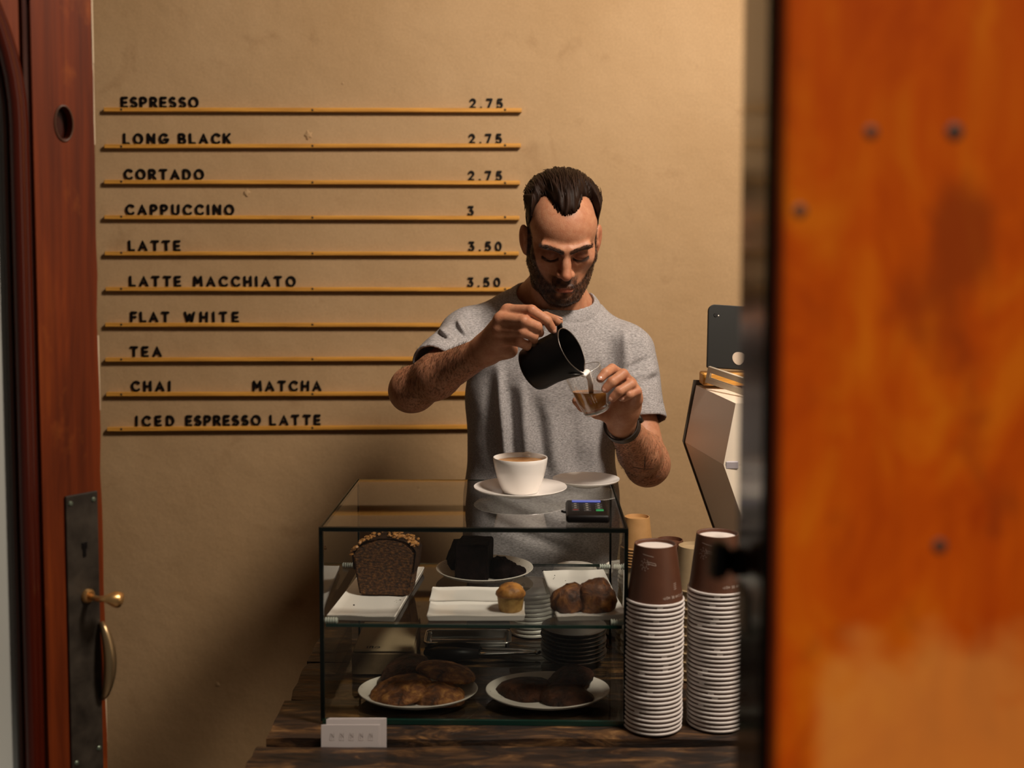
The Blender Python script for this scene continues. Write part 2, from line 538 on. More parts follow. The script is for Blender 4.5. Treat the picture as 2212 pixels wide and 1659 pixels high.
# front board (orange) and the dark glossy reveal behind it
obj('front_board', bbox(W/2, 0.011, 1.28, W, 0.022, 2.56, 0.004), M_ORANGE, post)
rv = bmesh.new()
v0 = [(0.001, 0.022), (PX1-PX0, 0.19), (W, 0.19), (W, 0.022)]
ring = []
for z in (0.0, 2.56): ring.append([rv.verts.new((x, y, z)) for x, y in v0])
for i in range(4): rv.faces.new([ring[0][i], ring[0][(i+1) % 4], ring[1][(i+1) % 4], ring[1][i]])
rv.faces.new(ring[0][::-1]); rv.faces.new(ring[1])
bmesh.ops.recalc_face_normals(rv, faces=rv.faces)
obj('reveal', rv, M_POSTDARK, post)
obj('edge_strip', ([(-0.0008, 0.018, 0), (0.0018, 0.060, 0), (0.012, 0.060, 0), (0.012, 0.018, 0), (-0.0008, 0.018, 2.56), (0.0018, 0.060, 2.56), (0.012, 0.060, 2.56), (0.012, 0.018, 2.56)], [(0, 4, 5, 1), (1, 5, 6, 2), (2, 6, 7, 3), (3, 7, 4, 0), (0, 1, 2, 3), (4, 7, 6, 5)]), mat('shade_black', (0.003, 0.002, 0.002), 0.95, spec=0.05), post)  # black strip added as the shade along the post's front edge
for px_, py_, r_ in ((2062, 285, 0.0058), (1882, 286, 0.0045), (1728, 456, 0.0045), (2030, 1180, 0.005)):
    sp_ = at(px_, py_, 0.75)
    b = lathe([(0, 0.0010), (r_*0.7, 0.0008), (r_, 0.0)], 16)
    bmesh.ops.transform(b, matrix=Matrix.Translation((sp_.x-PX0, 0.0, sp_.z)) @ Matrix.Rotation(math.radians(90), 4, 'X'), verts=b.verts)
    obj('nail_head', b, mat('rusty_nail', (0.07, 0.025, 0.010), 0.6), post, True, 40)
# latch knob and strike plate on the far edge of the reveal
def in_post(p): return (p.x-PX0, p.y-0.75, p.z)
kn = at(1574, 1212, 0.93)
b = lathe([(0, -0.002), (0.012, -0.002), (0.012, 0.006), (0.008, 0.008), (0.0145, 0.012), (0.017, 0.018), (0.0145, 0.024), (0, 0.026)], 24)
bmesh.ops.transform(b, matrix=Matrix.Translation((PX1-PX0, 0.178, kn.z)) @ Matrix.Rotation(math.radians(-84), 4, 'Y'), verts=b.verts)
obj('latch_knob', b, M_BLACK, post, True, 40)['label'] = 'small black latch knob'
sp = at(1608, 1300, 0.92)
obj('strike_plate', bbox(PX1-PX0-0.0035, 0.155, sp.z, 0.003, 0.045, 0.032, 0.001, rot=Matrix.Rotation(math.radians(-4), 3, 'Z')), mat('dull_plate', (0.25, 0.2, 0.15), 0.5, 0.6), post)

# ------------------------------------------------------------------ left door leaf
DR = Vector((-0.626, 1.75, 0))                       # lock edge
DU = Vector((-0.61, -0.79, 0)).normalized()          # towards the hinge
DN = Vector((0.79, -0.61, 0)).normalized()           # street face
ang = math.atan2(DN.y, DN.x)+math.pi/2               # local -y = DN
door = thing('door_1', 'open dark red wooden door leaf with arched glass pane', 'door', DR, (0, 0, ang))
door['kind'] = 'structure'; del door['category']
# local frame: x = -s (leaf runs towards -x), y back, z up.
LW, LH = 1.02, 2.35
SPR = 1.80            # spring of the arch
def leafz(py, Y): return at(0, py, Y).z
# stile with a knot hole
kx, kz = -0.049, at(140, 268, 1.72).z
stile_ol = [(-0.097, 0.02), (-0.0005, 0.02)]
rr = random.Random(3)
for i in range(40):
    z = 0.05+(LH-0.05)*i/39
    stile_ol.append((rr.uniform(-0.0022, 0.0012), z))
stile_ol += [(-0.097, LH)]
hole = [(kx+0.0135*math.cos(t), kz+0.024*math.sin(t)) for t in np.linspace(0, 2*math.pi, 22)[:-1]]
obj('lock_stile', prism(stile_ol, 0.0, 0.045, 'y', holes=(hole,)), M_RED, door)
obj('knot_hole', bbox(kx, 0.028, kz, 0.034, 0.03, 0.06), M_REDDARK, door)['label'] = 'dark oval hole in the stile'
# ring of dried varnish around the knot
ringp = [(kx+0.0145*math.cos(t), -0.0005, kz+0.0255*math.sin(t)) for t in np.linspace(0, 2*math.pi, 33)[:-1]]
obj('knot_ring', tube(ringp, 0.0016, 6, closed=True), mat('knot_rim', (0.07, 0.025, 0.01), 0.4), door, True)
# chipped pale paint on the lock edge
pv = []
z = 0.6
while z < LH:
    h = rr.uniform(0.02, 0.16)
    if rr.random() < 0.72:
        pv.append((z, z+h))
    z += h
pe = bmesh.new()
for z0, z1 in pv: bbox(0.0016, 0.020, (z0+z1)/2, 0.0022, rr.uniform(0.02, 0.04), z1-z0, bm=pe)
o = obj('paint_chips', pe, mat('pale_old_paint', (0.55, 0.44, 0.30), 0.7), door); o['kind'] = 'stuff'
# panel with arched opening
R_ = 0.37
cxp = -(0.133+R_)
archp = [(-0.133, 0.62), (-0.133, SPR)]+arc(cxp, SPR, R_, 0, 180, 36)[1:-1]+[(-0.133-2*R_, SPR), (-0.133-2*R_, 0.62)]
obj('arched_panel', prism([(-0.097, 0.02), (-0.097, LH), (-LW, LH), (-LW, 0.02)], 0.012, 0.04, 'y', holes=(archp,)), M_RED, door)
obj('hinge_stile', bbox(-LW+0.05, 0.0225, LH/2+0.01, 0.10, 0.045, LH-0.02, 0.003), M_RED, door)
mo = [(x, 0.004, z) for x, z in archp]
def offset_arch(d):
    r = R_+d
    return [(-0.133+d, 0.62-d), (-0.133+d, SPR)]+arc(cxp, SPR, r, 0, 180, 36)[1:-1]+[(-0.133-2*R_-d, SPR), (-0.133-2*R_-d, 0.62-d)]
for nm, d, y, r in (('outer_moulding', 0.026, 0.010, 0.008), ('round_moulding', 0.013, 0.004, 0.0105), ('inner_moulding', 0.002, 0.014, 0.006)):
    pts = [(x, y, z) for x, z in offset_arch(d)]
    dense = []
    for i in range(len(pts)):
        a, b2 = Vector(pts[i]), Vector(pts[(i+1) % len(pts)])
        k = max(1, int((b2-a).length/0.2))
        for q in range(k): dense.append(a.lerp(b2, q/k))
    obj(nm, tube(dense, r, 10, closed=True, up=(0, -1, 0)), mat(nm+'_varnish', (0.055, 0.006, 0.002) if d > 0.005 else (0.02, 0.005, 0.002), 0.25, coat=0.25, spec=0.3), door, True)
obj('groove_strip', bbox(-0.101, 0.010, LH/2+0.01, 0.010, 0.008, LH-0.02), M_REDDARK, door)
pane_grey = mat('reflection_grey', (0.42, 0.43, 0.40), 0.35)  # even grey stands for the street reflected in the pane
obj('glass_pane', prism([(x, z) for x, z in offset_arch(0.004)], 0.022, 0.028, 'y'), pane_grey, door)
# lock plate
zt, zb = at(165, 1066, 1.72).z, at(165, 1659, 1.72).z-0.02
plate = obj('lock_plate', bbox(-0.036, -0.002, (zt+zb)/2, 0.053, 0.004, zt-zb, 0.0012), M_IRON, door)
def scr(x, z, par, y=-0.0045):
    b = lathe([(0, 0.0016), (0.0025, 0.0014), (0.0038, 0.0)], 12)
    bmesh.ops.transform(b, matrix=Matrix.Translation((x, y, z)) @ Matrix.Rotation(math.radians(90), 4, 'X'), verts=b.verts)
    return obj('screw', b, mat('verdigris_screw', (0.16, 0.20, 0.15), 0.4, 0.7), par, True, 40)
for x, z in ((-0.055, zt-0.012), (-0.017, zt-0.012), (-0.055, zb+0.035), (-0.017, zb+0.045)): scr(x, z, plate)
kh = [(0.0028*math.cos(t), 0.0028*math.sin(t)) for t in np.linspace(0.3*math.pi+0.4, 2.2*math.pi+0.9, 14)]
kz2 = at(170, 1190, 1.72).z
b = bmesh.new()
bbox(-0.034, -0.0046, kz2, 0.005, 0.0012, 0.018, bm=b); bbox(-0.034, -0.0046, kz2+0.008, 0.009, 0.0012, 0.010, 0.0005, bm=b)
obj('keyhole', b, M_BLACK, plate)
# brass lever and pull handle
lv = at(172, 1293, 1.71)
lz = lv.z
lever = obj('lever', tube([(-0.030, -0.004, lz), (-0.030, -0.030, lz), (-0.026, -0.042, lz+0.0015), (-0.021, -0.046, lz+0.001), (-0.013, -0.048, lz-0.001), (-0.006, -0.049, lz-0.004), (-0.002, -0.049, lz-0.006)],
                          [0.0045, 0.0045, 0.005, 0.0085, 0.0125, 0.0125, 0.005], 16, flat=0.95), M_BRASS, door, True)
b = lathe([(0, 0.006), (0.008, 0.006), (0.011, 0.002), (0.011, 0)], 20)
bmesh.ops.transform(b, matrix=Matrix.Translation((-0.030, -0.004, lz)) @ Matrix.Rotation(math.radians(90), 4, 'X'), verts=b.verts)
obj('collar', b, M_BRASS, lever, True, 40)
z1, z2 = at(218, 1362, 1.70).z, at(218, 1530, 1.70).z
hp = []
for i in range(15):
    t = i/14
    hp.append((-0.010+0.004*math.sin(math.pi*t), -0.006-0.016*math.sin(math.pi*min(1, max(0, t)))**0.6, z1+(z2-z1)*t))
obj('pull_handle', tube(hp, [0.004+0.0055*math.sin(math.pi*(i/14))**0.7 for i in range(15)], 14), mat('aged_brass', (0.42, 0.30, 0.16), 0.35, 0.9), door, True)

# ------------------------------------------------------------------ menu rails and letters
RAILS = [('ESPRESSO', 228, 238.0, 1127, 239.5), ('LONG BLACK', 229, 317.0, 1125, 315.2), ('CORTADO', 229, 393.5, 1123, 395.4),
         ('CAPPUCCINO', 229, 469.6, 1122, 471.2), ('LATTE', 230, 547.5, 1121, 547.5), ('LATTE MACCHIATO', 232, 624.0, 1121, 625.0),
         ('FLAT WHITE', 231, 701.0, 1120, 701.5), ('TEA', 231, 776.0, 1119, 774.0), ('CHAI and MATCHA', 233, 850.5, 1119, 849.0),
         ('ICED ESPRESSO LATTE', 235, 926.0, 1118, 920.0)]
WORDS = [  # rail index, word, first px, last px, baseline py
 (0, 'ESPRESSO', 266.6, 433.4), (1, 'LONG', 269.6, 366.6), (1, 'BLACK', 388.6, 501.8), (2, 'CORTADO', 269.6, 442.5),
 (3, 'CAPPUCCINO', 271.6, 506.8), (4, 'LATTE', 276.2, 389.4), (5, 'LATTE', 276.7, 389.4), (5, 'MACCHIATO', 415, 637.5),
 (6, 'FLAT', 277, 362), (6, 'WHITE', 393.7, 513.4), (7, 'TEA', 274.7, 344.3), (8, 'CHAI', 276, 362), (8, 'MATCHA', 540.5, 691),
 (9, 'ICED', 283.5, 369), (9, 'ESPRESSO', 393, 558), (9, 'LATTE', 577, 688.6),
 (0, '2.75', 1014.5, 1086.8), (1, '2.75', 1013, 1084.8), (2, '2.75', 1011, 1084.8), (3, '3', 1010, 1025), (4, '3.50', 1011.6, 1084), (5, '3.50', 1009, 1081)]
ORD = ['first', 'second', 'third', 'fourth', 'fifth', 'sixth', 'seventh', 'eighth', 'ninth', 'tenth']
RH, RD = 0.0108, 0.016
rail_line = []
for i, (nm, x0, y0, x1, y1) in enumerate(RAILS):
    a, b2 = at(x0, y0, WY), at(x1, y1, WY)
    mid = (a+b2)/2
    tilt = math.atan2(b2.z-a.z, b2.x-a.x)
    where = ('topmost rail, under the word ESPRESSO' if i == 0 else 'lowest rail, under ICED ESPRESSO LATTE' if i == 9 else 'rail under %s' % nm)
    r = thing('menu_rail', 'thin pale wooden menu %s on the wall' % where, 'rail', (mid.x, WY-RD/2, mid.z), (0, -tilt, 0), 'menu rails on the plaster wall')
    obj('strip', bbox(0, 0, 0, (b2-a).length, RD, RH, 0.0012, 1), M_RAIL, r)
    for px in (266, 677, 1091):
        s = lathe([(0, 0.0012), (0.0022, 0.001), (0.0034, 0.0)], 10)
        sx = at(px, y0, WY).x-mid.x
        bmesh.ops.transform(s, matrix=Matrix.Translation((sx, -RD/2, rr.uniform(-0.001, 0.002))) @ Matrix.Rotation(math.radians(90), 4, 'X'), verts=s.verts)
        obj('screw', s, M_SCREW, r, True, 40)
    rail_line.append((a, b2))

LETTER_MESH = {}
HT = 0.0305       # letter height over all
SW = 0.0062       # stroke
def letter_mesh(ch, wide):
    key = (ch, wide)
    if key not in LETTER_MESH:
        w, st = GLYPH[ch]
        h = HT-SW
        if wide: h *= 0.90
        st2 = [[(x*h, z*h) for x, z in s] for s in st]
        sw = SW*(0.86 if wide else 1.0)
        V, Fc = strokes_mesh(st2, sw, 0.0032)
        me = bpy.data.meshes.new('letter_'+ch if ch.isalpha() else 'digit')
        me.from_pydata([(x-w*h/2, y, z+sw/2) for x, y, z in V], [], Fc)
        me.materials.append(M_BLACK)
        LETTER_MESH[key] = (me, w*h+sw)
    return LETTER_MESH[key]
for ri, word, x0, x1 in WORDS:
    price = word[0].isdigit()
    a, b2 = rail_line[ri]
    xa, xb = at(x0, 500, WY-0.005).x, at(x1, 500, WY-0.005).x
    ws = [letter_mesh(c, price)[1] for c in word]
    gap = (xb-xa-sum(ws))/max(1, len(word)-1)
    x = xa
    for k, ch in enumerate(word):
        me, w = letter_mesh(ch, price)
        cx_ = x+w/2
        x += w+gap
        t = (cx_-a.x)/(b2.x-a.x)
        z = a.z+(b2.z-a.z)*t+RH/2
        kind = 'digit %s' % ch if ch.isdigit() else 'dot' if ch == '.' else 'letter %s' % ch
        rail = RAILS[ri][0]
        if price: lab = 'black %s, %s character of the price %s on the %s rail' % (kind, ORD[k], word, rail)
        else: lab = 'black %s, %s character of the word %s on the %s rail' % (kind, ORD[k], word, rail)
        nm = 'menu_letter' if ch.isalpha() else 'price_digit' if ch.isdigit() else 'price_point'
        o = obj(nm, me, None)
        o.location = (cx_, WY-0.0028, z+0.0002)
        o.rotation_euler = (math.radians(-0.6), rr.uniform(-0.03, 0.03), 0)
        tag(o, lab, 'letter' if ch.isalpha() else 'digit' if ch.isdigit() else 'dot', 'letters and digits of the wall menu')
# flaked filler spots on the wall
for k, (px, py, s) in enumerate(((667, 292, 1.0), (533, 418, 0.9), (903, 752, 0.5), (740, 180, 0.35), (470, 1478, 0.6))):
    p = at(px, py, WY)
    b = bmesh.new()
    bmesh.ops.create_icosphere(b, subdivisions=3, radius=1)
    for v in b.verts:
        n_ = 0.8+0.35*math.sin(v.co.x*5+k)*math.cos(v.co.z*4+2*k)
        v.co = Vector((v.co.x*0.012*s*n_, v.co.y*0.0035*s, v.co.z*0.013*s*n_))
    o = obj('filler_patch', b, M_WALL, WALLB, True)
    o.location = (p.x, WY, p.z)

def ordw(n):
    one = ['', 'first', 'second', 'third', 'fourth', 'fifth', 'sixth', 'seventh', 'eighth', 'ninth', 'tenth', 'eleventh', 'twelfth', 'thirteenth',
           'fourteenth', 'fifteenth', 'sixteenth', 'seventeenth', 'eighteenth', 'nineteenth', 'twentieth']
    if n <= 20: return one[n]
    return 'thirtieth' if n == 30 else ('twenty' if n < 30 else 'thirty')+'-'+one[n % 10]

# ------------------------------------------------------------------ counter
def rustic_material():
    m, nt, p = _principled('rustic_wood')
    tc = nt.nodes.new('ShaderNodeTexCoord')
    o = tc.outputs['Object']
    n = tex(nt, 'Noise', o, 26, (0.30, 1, 1), Detail=10.0, Roughness=0.68, Distortion=1.2)
    c = ramp(nt, n.outputs['Fac'], [(0.38, (0.006, 0.0025, 0.001)), (0.50, (0.034, 0.014, 0.0045)), (0.60, (0.14, 0.065, 0.020)), (0.72, (0.38, 0.21, 0.080))]).outputs[0]
    g = tex(nt, 'Noise', o, 70, (0.12, 1, 1), Detail=6.0, Roughness=0.7)
    gf = ramp(nt, g.outputs['Fac'], [(0.36, (0.25, 0.22, 0.2)), (0.58, (1, 1, 1))]).outputs[0]
    c = mix(nt, c, gf, 0.85, 'MULTIPLY')
    nt.links.new(c, p.inputs['Base Color'])
    p.inputs['Roughness'].default_value = 0.55
    p.inputs['Coat Weight'].default_value = 0.12
    bump(nt, p, n.outputs['Fac'], 0.7, 0.006)
    return m
M_RUSTIC = rustic_material()
CX0, CX1 = -0.405, 1.25
counter = thing('counter', 'rough dark timber shop counter with gaps between its planks', 'counter', (0, 0, 0))
def plank(x0, x1, y0, y1, z0, z1, seed, amp=0.004):
    """a worn plank: box with uneven long edges"""
    r = random.Random(seed)
    b = bmesh.new()
    nx, ny = 46, 5
    ph = [r.uniform(0, 6.28) for _ in range(8)]
    def wob(x, k): return amp*(math.sin(x*13+ph[k])+0.6*math.sin(x*31+ph[k+1])+0.4*math.sin(x*67+ph[k+2]))*0.5
    top, bot = [], []
    for i in range(nx+1):
        x = x0+(x1-x0)*i/nx
        rt, rb = [], []
        for j in range(ny+1):
            t = j/ny
            y = y0+wob(x, 0)+(y1-y0+wob(x, 3)-wob(x, 0))*t
            xx = x+(wob(y*5, 1)*0.9 if i in (0, nx) else 0)
            edge = 0.0035 if j in (0, ny) else 0.0
            rt.append(b.verts.new((xx, y, z1-edge+0.25*wob(x+t*0.3, 2)-0.25*amp)))
            rb.append(b.verts.new((xx, y, z0)))
        top.append(rt); bot.append(rb)
    for i in range(nx):
        for j in range(ny):
            b.faces.new((top[i][j], top[i+1][j], top[i+1][j+1], top[i][j+1]))
            b.faces.new((bot[i][j], bot[i][j+1], bot[i+1][j+1], bot[i+1][j]))
        b.faces.new((bot[i][0], bot[i+1][0], top[i+1][0], top[i][0]))
        b.faces.new((top[i][ny], top[i+1][ny], bot[i+1][ny], bot[i][ny]))
    for j in range(ny):
        b.faces.new((bot[0][j], top[0][j], top[0][j+1], bot[0][j+1]))
        b.faces.new((top[nx][j], bot[nx][j], bot[nx][j+1], top[nx][j+1]))
    bmesh.ops.recalc_face_normals(b, faces=b.faces)
    return b
GY0, GY1 = 1.810, 1.846                 # the open groove
obj('plank', plank(CX0-0.003, CX1, 1.70, GY0, 0.775, CZ+0.003, 1), M_RUSTIC, counter, True, 35)
obj('plank', plank(CX0+0.004, CX1, GY1, 2.01, 0.79, CZ, 2), M_RUSTIC, counter, True, 35)
obj('plank', plank(CX0+0.010, CX1, 2.016, 2.20, 0.79, CZ-0.0008, 3), M_RUSTIC, counter, True, 35)
obj('plank', plank(CX0+0.008, CX1, 2.206, 2.43, 0.79, CZ-0.001, 4), M_RUSTIC, counter, True, 35)
obj('groove_bottom', bbox((CX0+CX1)/2+0.01, (GY0+GY1)/2, 0.79, CX1-CX0-0.05, 0.09, 0.02), M_RUSTIC, counter)
for k in range(7):
    w = (CX1-CX0-0.04)/7
    obj('front_board', bbox(CX0+0.02+w*(k+0.5), 1.735, 0.387, w-0.004, 0.03, 0.774, 0.002, 1), M_RUSTIC, counter)
obj('side_board', bbox(CX0+0.035, 2.07, 0.39, 0.03, 0.62, 0.778, 0.002, 1), M_RUSTIC, counter)

# ------------------------------------------------------------------ glass display case
FY = 1.900
KXL = at(693, 1137, FY).x
KXR = at(1352, 1140, FY).x
KZT = at(1020, 1138, FY).z
KD = 0.405
KW = KXR-KXL
KH = KZT-CZ
SZ = at(1020, 1350, FY).z-CZ        # shelf height above counter
krot = math.radians(-1.2)
case = thing('display_case', 'glass countertop display case with dark edges and one shelf', 'display case', (KXL, FY, CZ), (0, 0, krot))
T = 0.006
def pane(name, cx, cy, cz, sx, sy, sz, m=None):
    return obj(name, bbox(cx, cy, cz, sx, sy, sz), m or M_GLASS, case)
# single-sheet panes so that a ray meets each pane once
def sheet(name, pts):
    return obj(name, (pts, [tuple(range(len(pts)))]), M_GLASS, case)
o = sheet('front_pane', [(0, 0, 0), (KW, 0, 0), (KW, 0, KH), (0, 0, KH)])
o = sheet('left_pane', [(0, 0, 0), (0, 0, KH), (0, KD, KH), (0, KD, 0)])
o = sheet('right_pane', [(KW, 0, 0), (KW, KD, 0), (KW, KD, KH), (KW, 0, KH)])
o = sheet('top_pane', [(0, 0, KH), (KW, 0, KH), (KW, KD, KH), (0, KD, KH)])
o = sheet('shelf_pane', [(0.008, 0.006, SZ), (KW-0.008, 0.006, SZ), (KW-0.008, KD-0.02, SZ), (0.008, KD-0.02, SZ)])
o = sheet('bottom_pane', [(0, 0, 0.004), (KW, 0, 0.004), (KW, KD, 0.004), (0, KD, 0.004)])
for nm, c, s, m in (
    ('front_top_edge', (KW/2, 0, KH-0.0035), (KW+0.006, 0.007, 0.007), M_GEDGE),
    ('left_top_edge', (0, KD/2, KH-0.0035), (0.0055, KD, 0.007), M_GEDGE),
    ('right_top_edge', (KW, KD/2, KH-0.0035), (0.0055, KD, 0.007), M_GEDGE),
    ('back_top_edge', (KW/2, KD, KH-0.001), (KW, 0.002, 0.002), M_GEDGE_G),
    ('front_left_edge', (0, 0.002, KH/2), (0.0065, 0.007, KH-0.007), M_GEDGE),
    ('front_right_edge', (KW, 0.002, KH/2), (0.0065, 0.007, KH-0.007), M_GEDGE),
    ('back_left_edge', (0, KD, KH/2), (0.004, 0.003, KH-0.002), M_GEDGE),
    ('back_right_edge', (KW, KD, KH/2), (0.004, 0.003, KH-0.002), M_GEDGE),
    ('front_bottom_edge', (KW/2, 0, 0.004), (KW, 0.006, 0.008), M_GEDGE_G),
    ('shelf_front_edge', (KW/2, 0.005, SZ-0.002), (KW-0.012, 0.003, 0.005), M_GEDGE_G),
    ('shelf_back_edge', (KW/2, KD-0.02, SZ-0.002), (KW-0.016, 0.003, 0.005), M_GEDGE_G)):
    obj(nm, bbox(*c, *s), m, case)
# pale seal line under the front top edge
obj('edge_strip', bbox(KW/2, 0.003, KH-0.0078, KW-0.01, 0.002, 0.0016), mat('pale_seal', (0.5, 0.45, 0.38), 0.5), case)
# ribbed clear shelf supports at four corners
msup = mat('clear_plastic', (0.55, 0.58, 0.52), 0.15, coat=0.6)
for sx, sy in ((0.004, 0.012), (KW-0.024, 0.012), (0.004, KD-0.05), (KW-0.024, KD-0.05)):
    prof = [(0, 0)]
    for q in range(5): prof += [(0.0055, q*0.0042), (0.0055, q*0.0042+0.0025), (0.0038, q*0.0042+0.003), (0.0038, q*0.0042+0.004)]
    prof += [(0, 0.021)]
    b = lathe(prof, 16)
    bmesh.ops.transform(b, matrix=Matrix.Translation((sx, sy, SZ+0.004)) @ Matrix.Rotation(math.radians(90), 4, 'Y'), verts=b.verts)
    obj('shelf_support', b, msup, case, True, 30)

ZS = CZ+SZ                     # shelf surface
ZB = CZ+0.004                  # bottom pane surface
ZT = CZ+KH                     # top surface

# ------------------------------------------------------------------ crockery
def rect_plate(name, label, x0, x1, y0, y1, z, rotz=0.0, m=None, h=0.011):
    w, d = x1-x0, y1-y0
    cx, cy = (x0+x1)/2, (y0+y1)/2
    b = bmesh.new()
    n1, n2 = 14, 14
    grid = []
    for i in range(n1+1):
        row = []
        for j in range(n2+1):
            u, v = i/n1*2-1, j/n2*2-1
            e = max(abs(u), abs(v))
            zz = h*0.62+(h*0.38)*max(0, (e-0.78)/0.22)**2 + 0.0006*math.sin(u*5+v*3)
            row.append(b.verts.new((u*w/2*(1-0.006*math.cos(v*3)), v*d/2, zz)))
        grid.append(row)
    for i in range(n1):
        for j in range(n2): b.faces.new((grid[i][j], grid[i+1][j], grid[i+1][j+1], grid[i][j+1]))
    edges = [e for e in b.edges if e.is_boundary]
    ext = bmesh.ops.extrude_edge_only(b, edges=edges)
    vv = [g for g in ext['geom'] if isinstance(g, bmesh.types.BMVert)]
    for v in vv:
        v.co.z = 0.0
        v.co.x *= 0.96; v.co.y *= 0.96
    bmesh.ops.contextual_create(b, geom=[e for e in b.edges if e.is_boundary])
    bmesh.ops.recalc_face_normals(b, faces=b.faces)
    bmesh.ops.bevel(b, geom=[e for e in b.edges if e.is_manifold and e.calc_face_angle(0) > 0.6], offset=0.0015, segments=2, affect='EDGES')
    o = obj(name, b, m or M_CERAMIC, None, True, 50)
    o.location = (cx, cy, z+0.0004)
    o.rotation_euler.z = rotz
    return tag(o, label, 'plate')

def round_plate(name, label, cx, cy, z, r, h=0.016, m=None, wob=0.0):
    prof = [(0, 0.0), (r*0.62, 0.0), (r*0.93, h*0.62), (r, h*0.93), (r*0.995, h), (r*0.97, h*0.98), (r*0.88, h*0.70), (r*0.6, h*0.42), (0, h*0.38)]
    b = lathe(prof, 56)
    if wob:
        for v in b.verts:
            a = math.atan2(v.co.y, v.co.x)
            k = 1+wob*math.sin(2*a+0.6)+wob*0.5*math.sin(3*a)
            v.co.x *= k; v.co.y *= k
    o = obj(name, b, m or M_SPECK, None, True, 60)
    o.location = (cx, cy, z+0.0004)
    return tag(o, label, 'plate')

def xyat(px, py, z):
    """ground point on the plane of height z under pixel (px, py)"""
    lo, hi = 1.0, 3.1
    for _ in range(40):
        md = (lo+hi)/2
        if at(px, py, md).z > z: lo = md
        else: hi = md
    p = at(px, py, lo)
    return p.x, p.y

pl_loaf = rect_plate('serving_plate', 'white oblong plate carrying the nut topped loaf', -0.0585, 0.0585, -0.155, 0.155, ZS)
x_, y_ = xyat(825, 1282, ZS)
pl_loaf.location.x, pl_loaf.location.y = x_-0.004, 2.068
pl_loaf.rotation_euler.z = math.radians(-5.0)
pl_mid1 = rect_plate('small_plate', 'small white rectangular plate lying empty behind the muffin plate', -0.083, 0.083, -0.042, 0.042, ZS)
x_, y_ = xyat(1030, 1289, ZS+0.008)
pl_mid1.location.x, pl_mid1.location.y = x_, 2.044
pl_mid2 = rect_plate('small_plate', 'small white rectangular plate under the little muffin', -0.083, 0.083, -0.040, 0.040, ZS)
pl_mid2.location.x, pl_mid2.location.y = xyat(1029, 1322, ZS+0.008)[0], 1.957
pl_right = rect_plate('serving_plate', 'white rectangular plate under the two lobed pastry', -0.059, 0.059, -0.14, 0.14, ZS)
pl_right.location.x, pl_right.location.y = xyat(1256, 1285, ZS)[0], 2.056
pl_right.rotation_euler.z = math.radians(3.5)
cx_, cy_ = xyat(1047, 1228, ZS+0.012)
pl_cake = round_plate('round_plate', 'speckled round plate with the dark chocolate cake, on the glass shelf', cx_, 2.195, ZS, 0.093, 0.017, wob=0.01)
PA = (at(903, 1500, 1.996).x, 1.996)
PB = (at(1183, 1510, 1.996).x, 1.996)
pl_a = round_plate('round_plate', 'speckled oval plate piled with brown cookies at the case bottom', PA[0], PA[1], ZB, 0.1045, 0.018, wob=0.012)
pl_b = round_plate('round_plate', 'speckled oval plate with dark cookies beside the cup stacks', PB[0], PB[1], ZB, 0.1085, 0.018, wob=0.014)
pl_a.scale.y = pl_b.scale.y = 0.80

# ------------------------------------------------------------------ baked goods
M_LOAF = mat_noise('loaf_crumb', [(0.36, (0.010, 0.003, 0.0008)), (0.5, (0.070, 0.024, 0.004)), (0.66, (0.19, 0.075, 0.014))], 150, rough=0.8, bstr=0.9, bdist=0.004, stretch=(1, 1, 1.8))
M_CRUST = mat_noise('loaf_crust', [(0.3, (0.022, 0.009, 0.004)), (0.7, (0.075, 0.030, 0.010))], 60, rough=0.6, bstr=0.8, bdist=0.004)
M_NUT = mat_noise('nut_pieces', [(0.3, (0.20, 0.075, 0.016)), (0.7, (0.42, 0.20, 0.055))], 90, rough=0.5)
M_CHOC = mat_noise('dark_chocolate_cake', [(0.3, (0.003, 0.0015, 0.0015)), (0.7, (0.012, 0.0055, 0.005))], 90, rough=0.85, bstr=0.8, bdist=0.003, spec=0.08)
M_COOKIE = mat_noise('browned_cookie', [(0.34, (0.035, 0.010, 0.003)), (0.52, (0.20, 0.066, 0.014)), (0.70, (0.52, 0.24, 0.06))], 48, rough=0.55, detail=9.0, bstr=1.0, bdist=0.010, distortion=0.5)
M_COOKIED = mat_noise('dark_cookie', [(0.34, (0.010, 0.0035, 0.002)), (0.68, (0.075, 0.024, 0.009))], 55, rough=0.5, detail=9.0, bstr=1.0, bdist=0.010, spec=0.25)
M_PASTRY = mat_noise('glossy_pastry', [(0.36, (0.030, 0.008, 0.002)), (0.5, (0.12, 0.036, 0.008)), (0.68, (0.38, 0.15, 0.034))], 38, rough=0.5, detail=8.0, bstr=1.0, bdist=0.010, distortion=0.8)
M_MUFFIN = mat_noise('muffin_sponge', [(0.3, (0.26, 0.13, 0.025)), (0.7, (0.46, 0.28, 0.075))], 90, rough=0.7, bstr=0.5)
M_MUFTOP = mat_noise('muffin_top', [(0.32, (0.10, 0.03, 0.010)), (0.55, (0.45, 0.19, 0.035)), (0.8, (0.60, 0.33, 0.09))], 60, rough=0.5, bstr=0.6)

